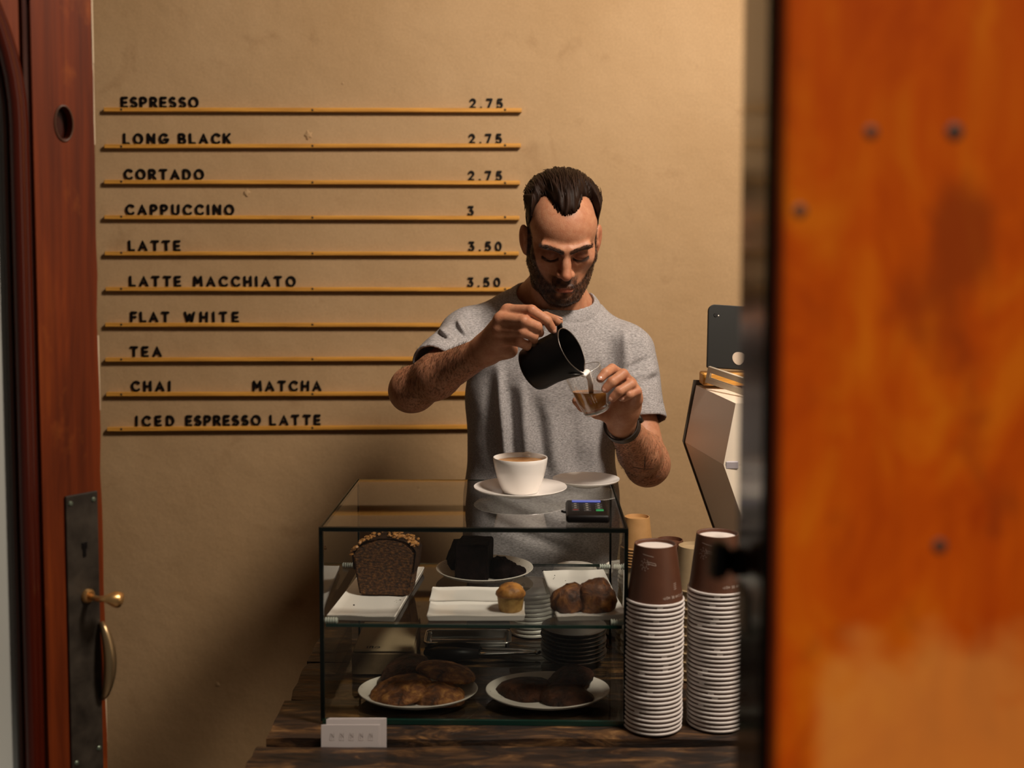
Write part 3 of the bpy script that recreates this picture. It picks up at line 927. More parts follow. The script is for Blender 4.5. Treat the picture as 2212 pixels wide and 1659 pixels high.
lz0 = ZS+0.008
loaf = thing('loaf_cake', 'dark brown loaf cake topped with chopped nuts, cut face forward', 'cake', (pl_loaf.location.x+0.012, 2.036, lz0), (0, 0, math.radians(-6)))
prof = [(-0.044, 0.0), (0.046, 0.0), (0.052, 0.04), (0.057, 0.078), (0.050, 0.088), (0.036, 0.097), (0.016, 0.103), (-0.008, 0.103), (-0.030, 0.096), (-0.046, 0.086), (-0.056, 0.072), (-0.053, 0.045)]
body = bmesh.new()
seg = 10
rows = []
for j in range(seg+1):
    t = j/seg
    k = 1.0 if j < seg else 0.94
    rows.append([body.verts.new((x*k+0.0012*math.sin(9*t+x*80), 0.062*t, z*k+0.0012*math.sin(7*t+z*70+x*40)*(z > 0.01))) for x, z in prof])
for j in range(seg):
    for i in range(len(prof)):
        i2 = (i+1) % len(prof)
        body.faces.new((rows[j][i], rows[j][i2], rows[j+1][i2], rows[j+1][i]))
body.faces.new(rows[0][::-1]); body.faces.new(rows[-1])
bmesh.ops.recalc_face_normals(body, faces=body.faces)
bmesh.ops.bevel(body, geom=[e for e in body.edges if e.calc_face_angle(0) > 1.0], offset=0.003, segments=2, affect='EDGES')
obj('crumb', body, M_LOAF, loaf, True, 50)
crust = bmesh.new()
rr = random.Random(5)
cp = prof[2:12]
rows = []
for j in range(9):
    t = j/8
    rows.append([crust.verts.new((x*1.03, 0.001+0.062*t, z*1.025+0.002*math.sin(j*2.1+i))) for i, (x, z) in enumerate(cp)])
for j in range(8):
    for i in range(len(cp)-1): crust.faces.new((rows[j][i], rows[j+1][i], rows[j+1][i+1], rows[j][i+1]))
bmesh.ops.solidify(crust, geom=crust.faces[:], thickness=0.0035)
obj('crust', crust, M_CRUST, loaf, True, 60)
def chip(b, x, y, z, s, r):
    c = bmesh.ops.create_icosphere(b, subdivisions=1, radius=1)
    M = Matrix.Translation((x, y, z)) @ Matrix.Rotation(r.uniform(0, 6), 4, 'Z') @ Matrix.Rotation(r.uniform(-0.5, 0.5), 4, 'X') @ Matrix.Diagonal((s*r.uniform(0.7, 1.4), s*r.uniform(0.6, 1.0), s*r.uniform(0.35, 0.6), 1))
    for v in c['verts']: v.co *= r.uniform(0.75, 1.2)
    bmesh.ops.transform(b, matrix=M, verts=c['verts'])
b = bmesh.new()
for k in range(110):
    i = rr.uniform(1.6, 8.4)
    i0 = int(i); f = i-i0
    x = cp[i0][0]*(1-f)+cp[min(i0+1, 9)][0]*f
    z = cp[i0][1]*(1-f)+cp[min(i0+1, 9)][1]*f
    chip(b, x*1.04, rr.uniform(0.0, 0.058), z*1.03+0.0015, rr.uniform(0.003, 0.0065), rr)
o = obj('chopped_nuts', b, M_NUT, loaf); o['kind'] = 'stuff'

def lump(rx, ry, rz, seed, amp=0.12, sub=4, flat=0.0, freq=3.0):
    b = bmesh.new()
    bmesh.ops.create_icosphere(b, subdivisions=sub, radius=1)
    r = random.Random(seed)
    ph = [r.uniform(0, 6.28) for _ in range(9)]
    for v in b.verts:
        c = v.co
        n_ = (math.sin(freq*c.x+ph[0])*math.sin(freq*c.y+ph[1])+0.6*math.sin(2.1*freq*c.y+ph[2])*math.sin(1.9*freq*c.z+ph[3])
              + 0.35*math.sin(4.3*freq*c.x+ph[4])*math.sin(3.9*freq*c.y+ph[5])+0.2*math.sin(8*freq*c.x+ph[6])*math.sin(7*freq*c.y+ph[7]+3*c.z))
        k = 1+amp*n_
        z = c.z*k
        if z < -flat: z = -flat-(abs(z)-flat)*0.12
        v.co = Vector((c.x*k*rx, c.y*k*ry, (z+flat)*rz))
    return b

# chocolate cake pieces
czp = ZS+0.0075
def choc(label, cx, cy, cz, sx, sy, sz, rz, tilt=0, seed=0, wedge=0.0):
    b = bbox(0, 0, sz/2, sx, sy, sz, 0.004, 2)
    bmesh.ops.subdivide_edges(b, edges=b.edges[:], cuts=3, use_grid_fill=True)
    r = random.Random(seed)
    for v in b.verts:
        t = v.co.z/sz
        v.co.x += wedge*t*(1 if v.co.x < 0 else -0.3)
        v.co += Vector((r.uniform(-1, 1), r.uniform(-1, 1), r.uniform(-1, 1) if v.co.z > 0.004 else 0))*0.0009
    o = obj('cake_slice', b, M_CHOC, None, True, 40)
    o.location = (cx, cy, cz); o.rotation_euler = (tilt, 0, rz)
    return tag(o, label, 'cake', 'chocolate cake slices')
q = at(1025, 1245, 2.17)
choc('tall square slice of near black chocolate cake on the round plate', q.x, 2.165, czp, 0.062, 0.075, 0.069, math.radians(-8), seed=1)
q = at(985, 1220, 2.22)
choc('low slanted chocolate cake slice behind the tall square slice', q.x+0.006, 2.235, czp, 0.05, 0.055, 0.048, math.radians(18), seed=2, wedge=0.02)
o = obj('cake_slice', lump(0.026, 0.03, 0.026, 21, 0.16, flat=0.35), M_CHOC, None, True)
o.location = (at(1082, 1240, 2.17).x, 2.17, czp+0.001)
tag(o, 'crumbly rounded chocolate cake chunk right of the tall slice', 'cake', 'chocolate cake slices')
o = obj('cake_slice', lump(0.019, 0.022, 0.014, 22, 0.18, flat=0.3), M_CHOC, None, True)
o.location = (at(1112, 1240, 2.17).x, 2.168, czp+0.001)
tag(o, 'small flat chocolate cake scrap at the right plate rim', 'cake', 'chocolate cake slices')

# muffin
mx, my = xyat(1103, 1322, ZS+0.006)
muf = thing('muffin', 'small golden muffin with browned top on the front small plate', 'muffin', (mx, 1.957, ZS+0.0078))
b = lathe([(0, 0), (0.0195, 0), (0.0205, 0.002), (0.0235, 0.027), (0.0230, 0.030), (0, 0.031)], 30)
for v in b.verts:
    a = math.atan2(v.co.y, v.co.x); v.co.x *= 1+0.012*math.sin(9*a); v.co.y *= 1+0.012*math.sin(9*a)
obj('sponge', b, M_MUFFIN, muf, True, 50)
b = lump(0.0255, 0.0255, 0.017, 4, 0.07, flat=0.15)
bmesh.ops.translate(b, verts=b.verts, vec=(0, 0, 0.0265))
obj('browned_top', b, M_MUFTOP, muf, True)

# two lobed pastry on the right plate
q = xyat(1256, 1315, ZS+0.01)
pas = thing('pastry', 'glossy brown two lobed pastry on the rectangular plate', 'pastry', (pl_right.location.x-0.003, 1.962, ZS+0.0078))
b = lump(0.034, 0.030, 0.029, 31, 0.09, flat=0.5, freq=3.4)
bmesh.ops.translate(b, verts=b.verts, vec=(-0.023, 0.002, -0.001)); 
obj('lobe', b, M_PASTRY, pas, True)
b = lump(0.036, 0.034, 0.034, 33, 0.10, flat=0.5, freq=4.2)
bmesh.ops.translate(b, verts=b.verts, vec=(0.021, 0.006, -0.001))
obj('lobe', b, M_PASTRY, pas, True)

# cookies
def cookie(label, px, py, Y, z, r, h, m, seed, rot=(0, 0, 0), group='cookies on the plates'):
    b = lump(r, r, h, seed, 0.06, flat=0.12, freq=2.4)
    x = at(px, py, Y).x
    o = obj('cookie', b, m, None, True)
    o.location = (x, Y, z); o.rotation_euler = rot; o.scale.y = 0.80
    return tag(o, label, 'cookie', group)
zc = ZB+0.0075
cookie('golden brown domed cookie lying in front on the left plate', 950, 1515, 1.972, zc, 0.047, 0.026, M_COOKIE, 41)
cookie('brown cookie leaning at the left of the left plate pile', 868, 1500, 1.980, zc+0.011, 0.054, 0.019, M_COOKIE, 42, (0.16, -0.20, 0.3))
cookie('brown cookie on top at the right of the left plate pile', 965, 1470, 2.028, zc+0.024, 0.054, 0.018, M_COOKIE, 43, (-0.05, 0.17, 0.0))
cookie('dark brown cookie at the back of the left plate pile', 880, 1460, 2.045, zc+0.022, 0.054, 0.016, M_COOKIED, 44, (0.1, -0.16, 1.0))
cookie('dark chocolate cookie at the back left of the right plate', 1140, 1495, 2.005, zc, 0.056, 0.022, M_COOKIED, 45)
cookie('dark chocolate cookie in front on the right plate', 1222, 1530, 1.970, zc+0.002, 0.048, 0.020, M_COOKIED, 46, (0.05, 0.04, 0))
cookie('dark chocolate cookie at the back right of the right plate', 1232, 1480, 2.03, zc+0.012, 0.052, 0.018, M_COOKIED, 47, (-0.1, -0.1, 1))

# crumbs
b = bmesh.new()
rr = random.Random(9)
for (px, py, z, n, s) in ((765, 1308, ZS+0.0082, 1, 0.0028), (866, 1296, ZS+0.0078, 2, 0.0016), (858, 1300, ZS+0.0078, 4, 0.0007),
                          (1177, 1236, ZS+0.008, 2, 0.0024), (1195, 1247, ZS+0.0078, 3, 0.001), (1222, 1254, ZS+0.0078, 1, 0.0012)):
    for k in range(n):
        x, y = xyat(px+rr.uniform(-6, 6), py+rr.uniform(-4, 4), z)
        chip(b, x, y, z, s, rr)
o = obj('cake_crumbs', b, M_CHOC); o['kind'] = 'stuff'
tag(o, 'tiny dark cake crumbs scattered on the white plates', 'crumbs')

# ------------------------------------------------------------------ things at the back of the lower level
M_KRAFT = mat_noise('kraft_card', [(0.3, (0.12, 0.075, 0.036)), (0.7, (0.17, 0.11, 0.055))], 60, rough=0.8, bstr=0.1)
M_PRINT = mat('dark_print', (0.012, 0.01, 0.01), 0.6)
bx0, by0 = xyat(760, 1458, ZB); bx1 = xyat(893, 1458, ZB)[0]
box = thing('paper_box', 'brown card box of paper bags behind the cookie plate', 'box', ((bx0+bx1)/2, by0, ZB+0.0005))
bw = bx1-bx0
obj('carton', bbox(0, 0.085, 0.02, bw, 0.17, 0.04, 0.0012, 1), M_KRAFT, box)
obj('flap', bbox(0, 0.085, 0.0435, bw-0.004, 0.165, 0.005, 0.002, 1), mat('pale_card', (0.24, 0.175, 0.10), 0.8), box)
pr = strokes_mesh([[(0, 0), (0, 0.010)], [(0.005, 0), (0.005, 0.010)], [(0.005, 0.010), (0.010, 0.010)], [(0.010, 0.010), (0.010, 0)], [(0.014, 0.002)]+arc(0.019, 0.005, 0.004, 200, -90, 10)], 0.0022, 0.0004)
obj('print_mark', ([(x-0.030, 0.012+z, 0.0463) for x, y, z in pr[0]], pr[1]), M_PRINT, box)
# steel tray
tx, ty = xyat(1012, 1385, ZB)
tray = thing('steel_tray', 'shallow steel tray with rolled rim behind the tongs', 'tray', (tx, 2.262, ZB))
tw, td, th = 0.165, 0.075, 0.022
b = bmesh.new()
bmesh.ops.create_cube(b, size=1, matrix=Matrix.Translation((0, 0, th/2)) @ Matrix.Diagonal((tw, td, th, 1)))
top = [f for f in b.faces if f.normal.z > 0.9]
bmesh.ops.delete(b, geom=top, context='FACES')
bmesh.ops.bevel(b, geom=[e for e in b.edges if not e.is_boundary], offset=0.008, segments=3, affect='EDGES')
bmesh.ops.solidify(b, geom=b.faces[:], thickness=0.0012)
obj('pan', b, M_STEEL, tray, True, 40)
rim = []
for cx_, cy_, a0 in ((tw/2-0.008, td/2-0.008, 0), (-tw/2+0.008, td/2-0.008, 90), (-tw/2+0.008, -td/2+0.008, 180), (tw/2-0.008, -td/2+0.008, 270)):
    rim += [(x, y, th) for x, y in arc(cx_, cy_, 0.010, a0, a0+90, 5)]
obj('rim', tube(rim, 0.0022, 8, closed=True), M_STEEL, tray, True)
# tongs
gx, gy = xyat(1030, 1412, ZB)
tg = thing('tongs', 'steel serving tongs with black grips lying behind the cookies', 'tongs', (gx, 2.205, ZB+0.001), (0, 0, math.radians(-2)))
for s in (-1, 1):
    obj('arm', tube([(0.115, 0.002*s, 0.010), (0.08, 0.008*s, 0.012), (0.02, 0.014*s, 0.012), (0.0, 0.016*s, 0.012)], [0.005, 0.006, 0.006, 0.006], 8, flat=0.4, up=(0, 0, 1)), M_STEEL, tg, True)
    obj('grip', tube([(0.005, 0.016*s, 0.012), (-0.04, 0.020*s, 0.013), (-0.075, 0.014*s, 0.012), (-0.10, 0.006*s, 0.010)], [0.010, 0.014, 0.013, 0.006], 10, flat=0.9, up=(0, 0, 1)), M_BLACK, tg, True)
obj('spring_end', tube([(0.115, 0.003, 0.010), (0.121, 0.0, 0.010), (0.115, -0.003, 0.010)], 0.004, 8), M_STEEL, tg, True)

# stack of dark saucers
M_DARKSTONE = mat('dark_stoneware', (0.05, 0.032, 0.022), 0.3, coat=0.4)
sx_, sy_ = xyat(1238, 1420, ZB)
proto = None
for k in range(8):
    lab = 'dark stoneware saucer, %s from the bottom of the dark stack' % ORD[k]
    o = round_plate('dark_saucer', lab, sx_+0.0012*math.sin(k*2.1), 2.19+0.001*math.cos(k*3), ZB+k*0.0078, 0.063, 0.014, M_DARKSTONE) if proto is None else proto.copy()
    if proto is None: proto = o
    else:
        COL.objects.link(o); o.location = (sx_+0.0012*math.sin(k*2.1), 2.19+0.001*math.cos(k*3), ZB+k*0.0078+0.0004); o['label'] = lab
    o['category'] = 'saucer'; o['group'] = 'stack of dark saucers'

# white plastic lids in stacks behind the case
M_LID = mat('white_plastic', (0.66, 0.62, 0.56), 0.35)
def lid_mesh():
    r = 0.046
    b = lathe([(r, 0), (r+0.0015, 0.001), (r+0.0015, 0.004), (r, 0.005), (r-0.002, 0.012), (r-0.004, 0.015), (r-0.007, 0.0155), (r-0.009, 0.0125), (0, 0.012), (0, 0.010), (r-0.010, 0.0105), (r-0.004, 0.010), (r-0.002, 0.001)], 36, close=False)
    me = bpy.data.meshes.new('cup_lid'); b.to_mesh(me); b.free()
    me.materials.append(M_LID)
    me.polygons.foreach_set('use_smooth', [True]*len(me.polygons)); me.set_sharp_from_angle(angle=math.radians(45))
    return me
LIDM = lid_mesh()
for sname, px, Y, n, grp in (('stack behind the two lobed pastry', 1243, 2.362, 15, 'a'), ('stack left of the dark saucers', 1150, 2.372, 11, 'b'), ('stack beside the kraft cups', 1352, 2.372, 15, 'c')):
    x = at(px, 1300, Y).x
    for k in range(n):
        o = obj('cup_lid', LIDM, None)
        o.location = (x+0.0007*math.sin(k*1.7), Y, CZ+0.0005+k*0.0089)
        o.rotation_euler.z = k*0.7
        pos = 'topmost' if k == n-1 else 'lowest' if k == 0 else '%s from the bottom' % ordw(k+1)
        tag(o, 'white plastic cup lid, %s of the %s' % (pos, sname), 'lid', 'stacked white cup lids '+grp)

# ------------------------------------------------------------------ on top of the case
sx_, sy_ = xyat(1124, 1057, ZT+0.014)
def saucer_mesh(r, h):
    return lathe([(0, 0.003), (r*0.34, 0.003), (r*0.36, 0.0), (r*0.42, 0.0), (r*0.5, 0.003), (r*0.96, h-0.004), (r, h-0.001), (r*0.995, h), (r*0.96, h-0.001), (r*0.52, 0.0072), (r*0.40, 0.006), (0, 0.006)], 64)
ksz = at(1124, 1058, 2.06)
sau = obj('saucer', saucer_mesh(0.0875, 0.017), M_CERAMIC, None, True, 60)
sau.location = (at(1124, 1055, 2.15).x, 2.15, ZT+0.0008)
tag(sau, 'white saucer under the full coffee cup on the glass case', 'saucer')
s2 = obj('saucer', saucer_mesh(0.0655, 0.015), M_CERAMIC, None, True, 60)
s2.location = (at(1266, 1030, 2.235).x, 2.235, ZT+0.0008)
tag(s2, 'empty white saucer at the rear right of the glass case', 'saucer')
cup = thing('coffee_cup', 'white porcelain cup full of coffee on the saucer', 'cup', (sau.location.x, 2.15, ZT+0.0075))
hc = at(1124, 987, 2.15).z-(ZT+0.0075)
cr = 0.0512
prof = [(0, 0.003), (0.028, 0.003), (0.030, 0.0), (0.0335, 0.0), (0.0350, 0.003), (0.0395, hc*0.22), (0.0445, hc*0.45), (0.0485, hc*0.70), (0.0505, hc*0.88), (cr, hc-0.002), (cr-0.0008, hc), (cr-0.003, hc-0.001), (cr-0.0042, hc-0.010), (0.0445, hc*0.68), (0.0405, hc*0.45), (0.034, hc*0.22), (0.024, 0.007), (0, 0.006)]
obj('bowl', lathe(prof, 64), M_CERAMIC, cup, True, 60)
hd = Vector((math.cos(math.radians(76)), math.sin(math.radians(76)), 0))
hpts = [hd*0.047+Vector((0, 0, hc-0.006)), hd*0.058+Vector((0, 0, hc-0.0035)), hd*0.072+Vector((0, 0, hc-0.009)), hd*0.076+Vector((0, 0, hc-0.022)), hd*0.066+Vector((0, 0, hc-0.038)), hd*0.044+Vector((0, 0, hc-0.044))]
obj('handle', tube(hpts, [0.0085, 0.0085, 0.0075, 0.007, 0.007, 0.007], 12, flat=0.5, up=(0, 0, 1)), M_CERAMIC, cup, True)
M_CREMA = mat_noise('coffee_crema', [(0.35, (0.36, 0.15, 0.035)), (0.65, (0.62, 0.34, 0.12))], 30, rough=0.25, bstr=0.0)
obj('coffee', lathe([(0, hc-0.0085), (cr-0.0045, hc-0.0085), (cr-0.0062, hc-0.011), (0, hc-0.011)], 48), M_CREMA, cup, True, 40)

# card reader
rx, ry = xyat(1268, 1105, ZT+0.01)
rd = thing('card_reader', 'black card reader with blue screen and green key on the glass case', 'card reader', (at(1268, 1105, 1.968).x, 1.968, ZT+0.0008), (0, 0, math.radians(-1.5)))
rw, rdp, rh = 0.073, 0.098, 0.014
b = bbox(0, 0, rh/2, rw, rdp, rh, 0.005, 3)
for v in b.verts:
    v.co.z += (v.co.y/rdp+0.5)*0.006*(v.co.z/rh)
    v.co.x *= 1-0.03*(v.co.y/rdp)
obj('housing', b, M_BLACK, rd, True, 40)
def topz(y): return rh+(y/rdp+0.5)*0.006+0.0004
def onreader(name, x, y, sx, sy, m, h=0.0012):
    tilt = Matrix.Rotation(math.atan(0.006/rdp), 3, 'X')
    return obj(name, bbox(x, y, topz(y), sx, sy, h, min(sx, sy, 0.002)*0.3, 1, rot=tilt), m, rd)
onreader('screen', 0.000, 0.036, 0.050, 0.011, mat('blue_screen', (0.02, 0.03, 0.12), 0.2, emit=(0.12, 0.16, 0.62), estr=0.55))['label'] = 'glowing blue screen'
mkey = mat('key_black', (0.012, 0.011, 0.011), 0.5)
mwh = mat('key_print', (0.45, 0.42, 0.38), 0.6)
for i in range(3):
    for j in range(4):
        x, y = (-0.020, 0.0, 0.020)[i], 0.018-j*0.0125
        if (i, j) == (2, 3):
            onreader('green_key', x+0.001, y, 0.013, 0.0085, mat('green_key_plastic', (0.0, 0.30, 0.08), 0.4))['label'] = 'green confirm key'
        else:
            k_ = onreader('key', x, y, 0.013, 0.0085, mkey)
            m_ = mwh if (i, j) != (0, 3) else mat('key_print_red', (0.35, 0.04, 0.03), 0.6)
            obj('print_mark', bbox(x, y, topz(y)+0.0008, 0.004 if j != 3 or i == 1 else 0.009, 0.0022, 0.0004), m_, k_)
obj('cable', tube([(-rw/2+0.002, 0.0, 0.008), (-rw/2-0.004, 0.001, 0.0085), (-rw/2-0.007, 0.003, 0.0095)], 0.0022, 8), M_BLACK, rd, True)

# ------------------------------------------------------------------ business cards in the groove
M_CARD = mat('white_card', (0.62, 0.57, 0.56), 0.7)
c0 = at(758, 1608, 1.824)
for k in range(7):
    y = 1.812+k*0.0036
    ox = (0.0, 0.002, 0.007, 0.009, 0.0095, 0.0098, 0.010)[k]
    oz = (0.0, 0.0006, 0.009, 0.0105, 0.011, 0.0112, 0.0115)[k]
    crd = thing('business_card', 'white business card, %s of the row standing in the counter groove' % ('printed foremost', 'second', 'third', 'fourth', 'fifth', 'sixth', 'rearmost')[k], 'card',
                (c0.x+ox, y, 0.8005), (math.radians(-4), 0, 0), 'business cards in the counter groove')
    hgt = at(758, 1568, y).z-0.8005+oz
    obj('sheet', bbox(0, 0, hgt/2, 0.0925, 0.0009, hgt), M_CARD, crd)
    if k == 0:
        mk = []
        for q in range(5):
            x0 = -0.033+q*0.0155
            for (u0, v0, u1, v1) in ((0, 0, .002, 1), (.0035, .1, .0035, .9), (.0035, .9, .007, .3), (.007, 1, .007, .2), (.0, -.15, .004, -.15), (.005, -.2, .008, -.1)):
                mk.append([(x0+u0, hgt-0.023+v0*0.010), (x0+u1, hgt-0.023+v1*0.010)])
        V_, F_ = strokes_mesh(mk, 0.0004, 0.0002)
        obj('printed_figures', ([(x, y_-0.0006, z) for x, y_, z in V_], F_), mat('grey_print', (0.30, 0.26, 0.25), 0.7), crd)

# ------------------------------------------------------------------ paper cups
M_CUPBR = mat_noise('brown_paper', [(0.3, (0.085, 0.030, 0.014)), (0.7, (0.105, 0.038, 0.018))], 40, rough=0.5, bstr=0.05)
M_CUPWH = mat('white_paper', (0.70, 0.65, 0.62), 0.45)
M_CUPKR = mat_noise('kraft_paper', [(0.3, (0.40, 0.215, 0.075)), (0.7, (0.47, 0.26, 0.10))], 50, rough=0.6, bstr=0.05)
M_CUPGR = mat_noise('pale_kraft_paper', [(0.3, (0.34, 0.25, 0.14)), (0.7, (0.40, 0.30, 0.175))], 50, rough=0.6, bstr=0.05)
def cup_meshes(rb, rr_, h, nest):
    """upside-down paper cup: rim (radius rr_) at z 0, base (rb) at z h"""
    def R(z): return rr_+(rb-rr_)*z/h
    outer = lathe([(R(0.004), 0.004), (R(h*0.5), h*0.5), (rb, h), (rb-0.0015, h+0.0002), (rb-0.0018, h-0.001), (rb-0.003, h-0.006)], 40)
    rim = lathe([(rr_+0.0018*math.cos(t)+0.0006, 0.0022+0.0022*math.sin(t)) for t in np.linspace(0, 2*math.pi, 11)[:-1]], 40, close=True)
    base = lathe([(0, h-0.006), (rb-0.0018, h-0.006), (rb-0.0018, h-0.0008)], 40)
    return outer, rim, base
def to_me(b, name, m, sm=True, ang=40):
    me = bpy.data.meshes.new(name); b.to_mesh(me); b.free(); me.materials.append(m)
    if sm:
        me.polygons.foreach_set('use_smooth', [True]*len(me.polygons)); me.set_sharp_from_angle(angle=math.radians(ang))
    return me
def on_cone(pts2, rb, rr_, h, lift):
    """wrap (angle, z) points on the cup wall"""
    out = []
    for a, z in pts2:
        r = rr_+(rb-rr_)*z/h+lift
        out.append((r*math.cos(a), r*math.sin(a), z))
    return out
def cone_strokes(strokes, w, rb, rr_, h, rmid):
    """strokes given in metres along the wall (u right as seen upright on the inverted cup, z up)"""
    V, Fc = [], []
    for st in strokes:
        dense = []
        for i in range(len(st)-1):
            a, b2 = Vector(st[i]), Vector(st[i+1])
            k = max(1, int((b2-a).length/0.003))
            dense += [a.lerp(b2, q/k) for q in range(k)]
        dense.append(Vector(st[-1]))
        ol = stroke(dense, w, 4)
        k = len(dense); half = (len(ol)-2*k)//2
        o = len(V)
        V += on_cone([(-math.pi/2+p.x/rmid, p.y) for p in ol], rb, rr_, h, 0.00025)
        L = list(range(k)); Rr = list(range(k+half, 2*k+half))[::-1]
        for i in range(k-1): Fc.append((o+L[i], o+Rr[i], o+Rr[i+1], o+L[i+1]))
    return V, Fc
def text_strokes(txt, x0, z0, hgt, flip=False, track=0.35):
    out, x = [], 0.0
    for ch in txt:
        if ch == ' ': x += 0.7; continue
        w, st = GLYPH[ch]
        for s in st: out.append([(x+u, v) for u, v in s])
        x += w+track
    if flip: out = [[(x0-u*hgt, z0-v*hgt) for u, v in s] for s in out]
    else: out = [[(x0+u*hgt, z0+v*hgt) for u, v in s] for s in out]
    return out
CUPS = {}
def cup_kind(kind):
    if kind in CUPS: return CUPS[kind]
    rb, rr_, h = {'brown': (0.0345, 0.0465, 0.094), 'kraft': (0.0245, 0.0315, 0.062), 'dark': (0.0245, 0.0315, 0.062), 'pale': (0.029, 0.039, 0.080)}[kind]
    m = {'brown': M_CUPBR, 'kraft': M_CUPKR, 'dark': M_CUPBR, 'pale': M_CUPGR}[kind]
    outer, rim, base = cup_meshes(rb, rr_, h, 0)
    inner = M_CUPWH if kind == 'brown' else m
    d = dict(rb=rb, rr=rr_, h=h, wall=to_me(outer, 'cup_wall', m), rim=to_me(rim, 'cup_rim', inner if kind == 'brown' else m), base=to_me(base, 'cup_base', inner))
    CUPS[kind] = d
    return d
def paper_cup(kind, loc, label, group, rot=0.0, tab=None):
    d = cup_kind(kind)
    t = thing('paper_cup', label, 'cup', loc, (0, 0, rot), group)
    obj('wall', d['wall'], None, t); obj('rim', d['rim'], None, t); obj('base', d['base'], None, t)
    if tab is not None:
        a0 = tab-rot
        w = 0.0048/d['rr']
        pts = [(a0-w, 0.0040), (a0, 0.0040), (a0+w, 0.0040), (a0+w, 0.0080), (a0, 0.0080), (a0-w, 0.0080)]
        obj('seam_tab', (on_cone(pts, d['rb'], d['rr'], d['h'], 0.0006), [(0, 1, 4, 5), (1, 2, 3, 4)]), M_CUPWH, t)
    return t
PITCHC = 0.00735
M_CUPPR = mat('pale_cup_print', (0.52, 0.42, 0.36), 0.6)
def stack(px, py, Y, n, side, texts):
    base = at(px, py, Y)
    r = random.Random(n)
    tabs = {0: 0.05, 3: -0.06, 4: -1.1, 6: -0.22, 9: 0.75, 11: 0.25, 13: 0.33, 14: 0.30, 15: -0.55, 19: -0.24, 24: -0.75}
    if side == 'right': tabs = {0: -0.15, 2: -0.3, 5: -0.2, 6: -0.3, 7: -0.8, 12: -0.15, 13: -0.05, 17: -0.55, 18: -0.75, 20: -0.7, 22: -0.35, 23: -0.2, 25: -0.7}
    for k in range(n):
        i = n-1-k                                    # 0 = topmost
        lx = 0.0006*math.sin(k*0.8+n)+(0.0022*k/n if side == 'left' else 0.0)
        pos = 'printed topmost one' if i == 0 else 'lowest' if k == 0 else '%s from the top' % ordw(i+1)
        lab = 'upturned brown cup, %s of the tall stack %s' % (pos, 'beside the glass case' if side == 'left' else 'against the door post')
        c = paper_cup('brown', (base.x+lx, Y+0.0005*math.cos(k*1.3), CZ+0.0005+k*PITCHC), lab, 'tall stack of brown cups on the '+side, r.uniform(-0.02, 0.02),
                      (-math.pi/2+tabs[i-1]) if i-1 in tabs else None)
        if i == 0:
            d = CUPS['brown']
            V_, F_ = cone_strokes(texts, 0.00065, d['rb'], d['rr'], d['h'], 0.0465)
            obj('printing', (V_, F_), M_CUPPR, c)
capt = text_strokes('CAUTION! IT CAN BE HOT!', 0.079, 0.0160, 0.0036, True)
lines = [[(-0.034, 0.083), (-0.010, 0.080)], [(-0.022, 0.0715), (-0.006, 0.0695)], [(-0.006, 0.0695), (-0.005, 0.066)], [(-0.005, 0.066), (-0.021, 0.0685)], [(-0.021, 0.0685), (-0.022, 0.0715)]]
for q in range(8):
    a = q*math.pi/4
    for r0, r1 in ((0.0035, 0.006), (0.0075, 0.010)):
        lines.append([(-0.028+r0*math.cos(a), 0.066+r0*math.sin(a)), (-0.028+r1*math.cos(a+0.25), 0.066+r1*math.sin(a+0.25))])
lines += [[(0.03, 0.026+q*0.003), (0.036, 0.027+q*0.003)] for q in range(4)]
stack(1410, 1567, 1.893, 30, 'left', lines+capt)
sh = [[(u-0.004, v) for u, v in s] for s in capt]
stack(1545, 1557, 1.905, 32, 'right', [[(u-0.009, v) for u, v in s] for s in lines[:-4]]+[[(u-0.005-0.028*0, v) for u, v in s] for s in capt])
# smaller cups behind
kx, ky = at(1372, 1300, 2.26).x, 2.262
ztop = at(1372, 1116, 2.26).z
hK = cup_kind('kraft')['h']
nk = 7
for k in range(nk):
    paper_cup('kraft', (kx+0.003, ky, ztop-hK-(nk-1-k)*0.0058), 'small kraft paper cup, %s of the narrow stack beside the case' % ('topmost' if k == nk-1 else ORD[nk-1-k]+' from the top'), 'narrow kraft cup stack')
zk = ztop-hK-(nk-1)*0.0058
hP = cup_kind('pale')['h']
paper_cup('pale', (kx+0.002, ky+0.0, zk-hP-0.0006), 'pale kraft cup carrying the narrow kraft stack beside the case', 'pale kraft cups')
zk2 = zk-hP-0.0006
m_ = max(1, int(round((zk2-CZ)/0.009)))
for k in range(m_):
    paper_cup('pale', (kx+0.002, ky, zk2-(k+1)*(zk2-CZ-0.0005)/m_), 'pale kraft cup nested under the narrow kraft stack, %s from its top' % ordw(k+2), 'pale kraft cups')
dx, dy = at(1447, 1162, 2.16).x, 2.16
zt_ = at(1447, 1165, 2.16).z
n_ = int((zt_-hK-CZ)/0.016)
for k in range(n_+1):
    paper_cup('dark', (dx, dy, zt_-hK-k*(zt_-hK-CZ-0.0005)/max(1, n_)), 'small dark brown cup behind the front stack, %s' % ('topmost' if k == 0 else ordw(k+1)+' from the top'), 'small dark brown cup stack')
px_, py_ = at(1500, 1180, 2.12).x, 2.12
zt_ = at(1500, 1178, 2.12).z
n_ = int((zt_-hP-CZ)/0.016)
for k in range(n_+1):
    paper_cup('pale', (px_, py_, zt_-hP-k*(zt_-hP-CZ-0.0005)/max(1, n_)), 'pale kraft cup between the two tall stacks, %s' % ('topmost' if k == 0 else ordw(k+1)+' from the top'), 'pale kraft cup stack behind')

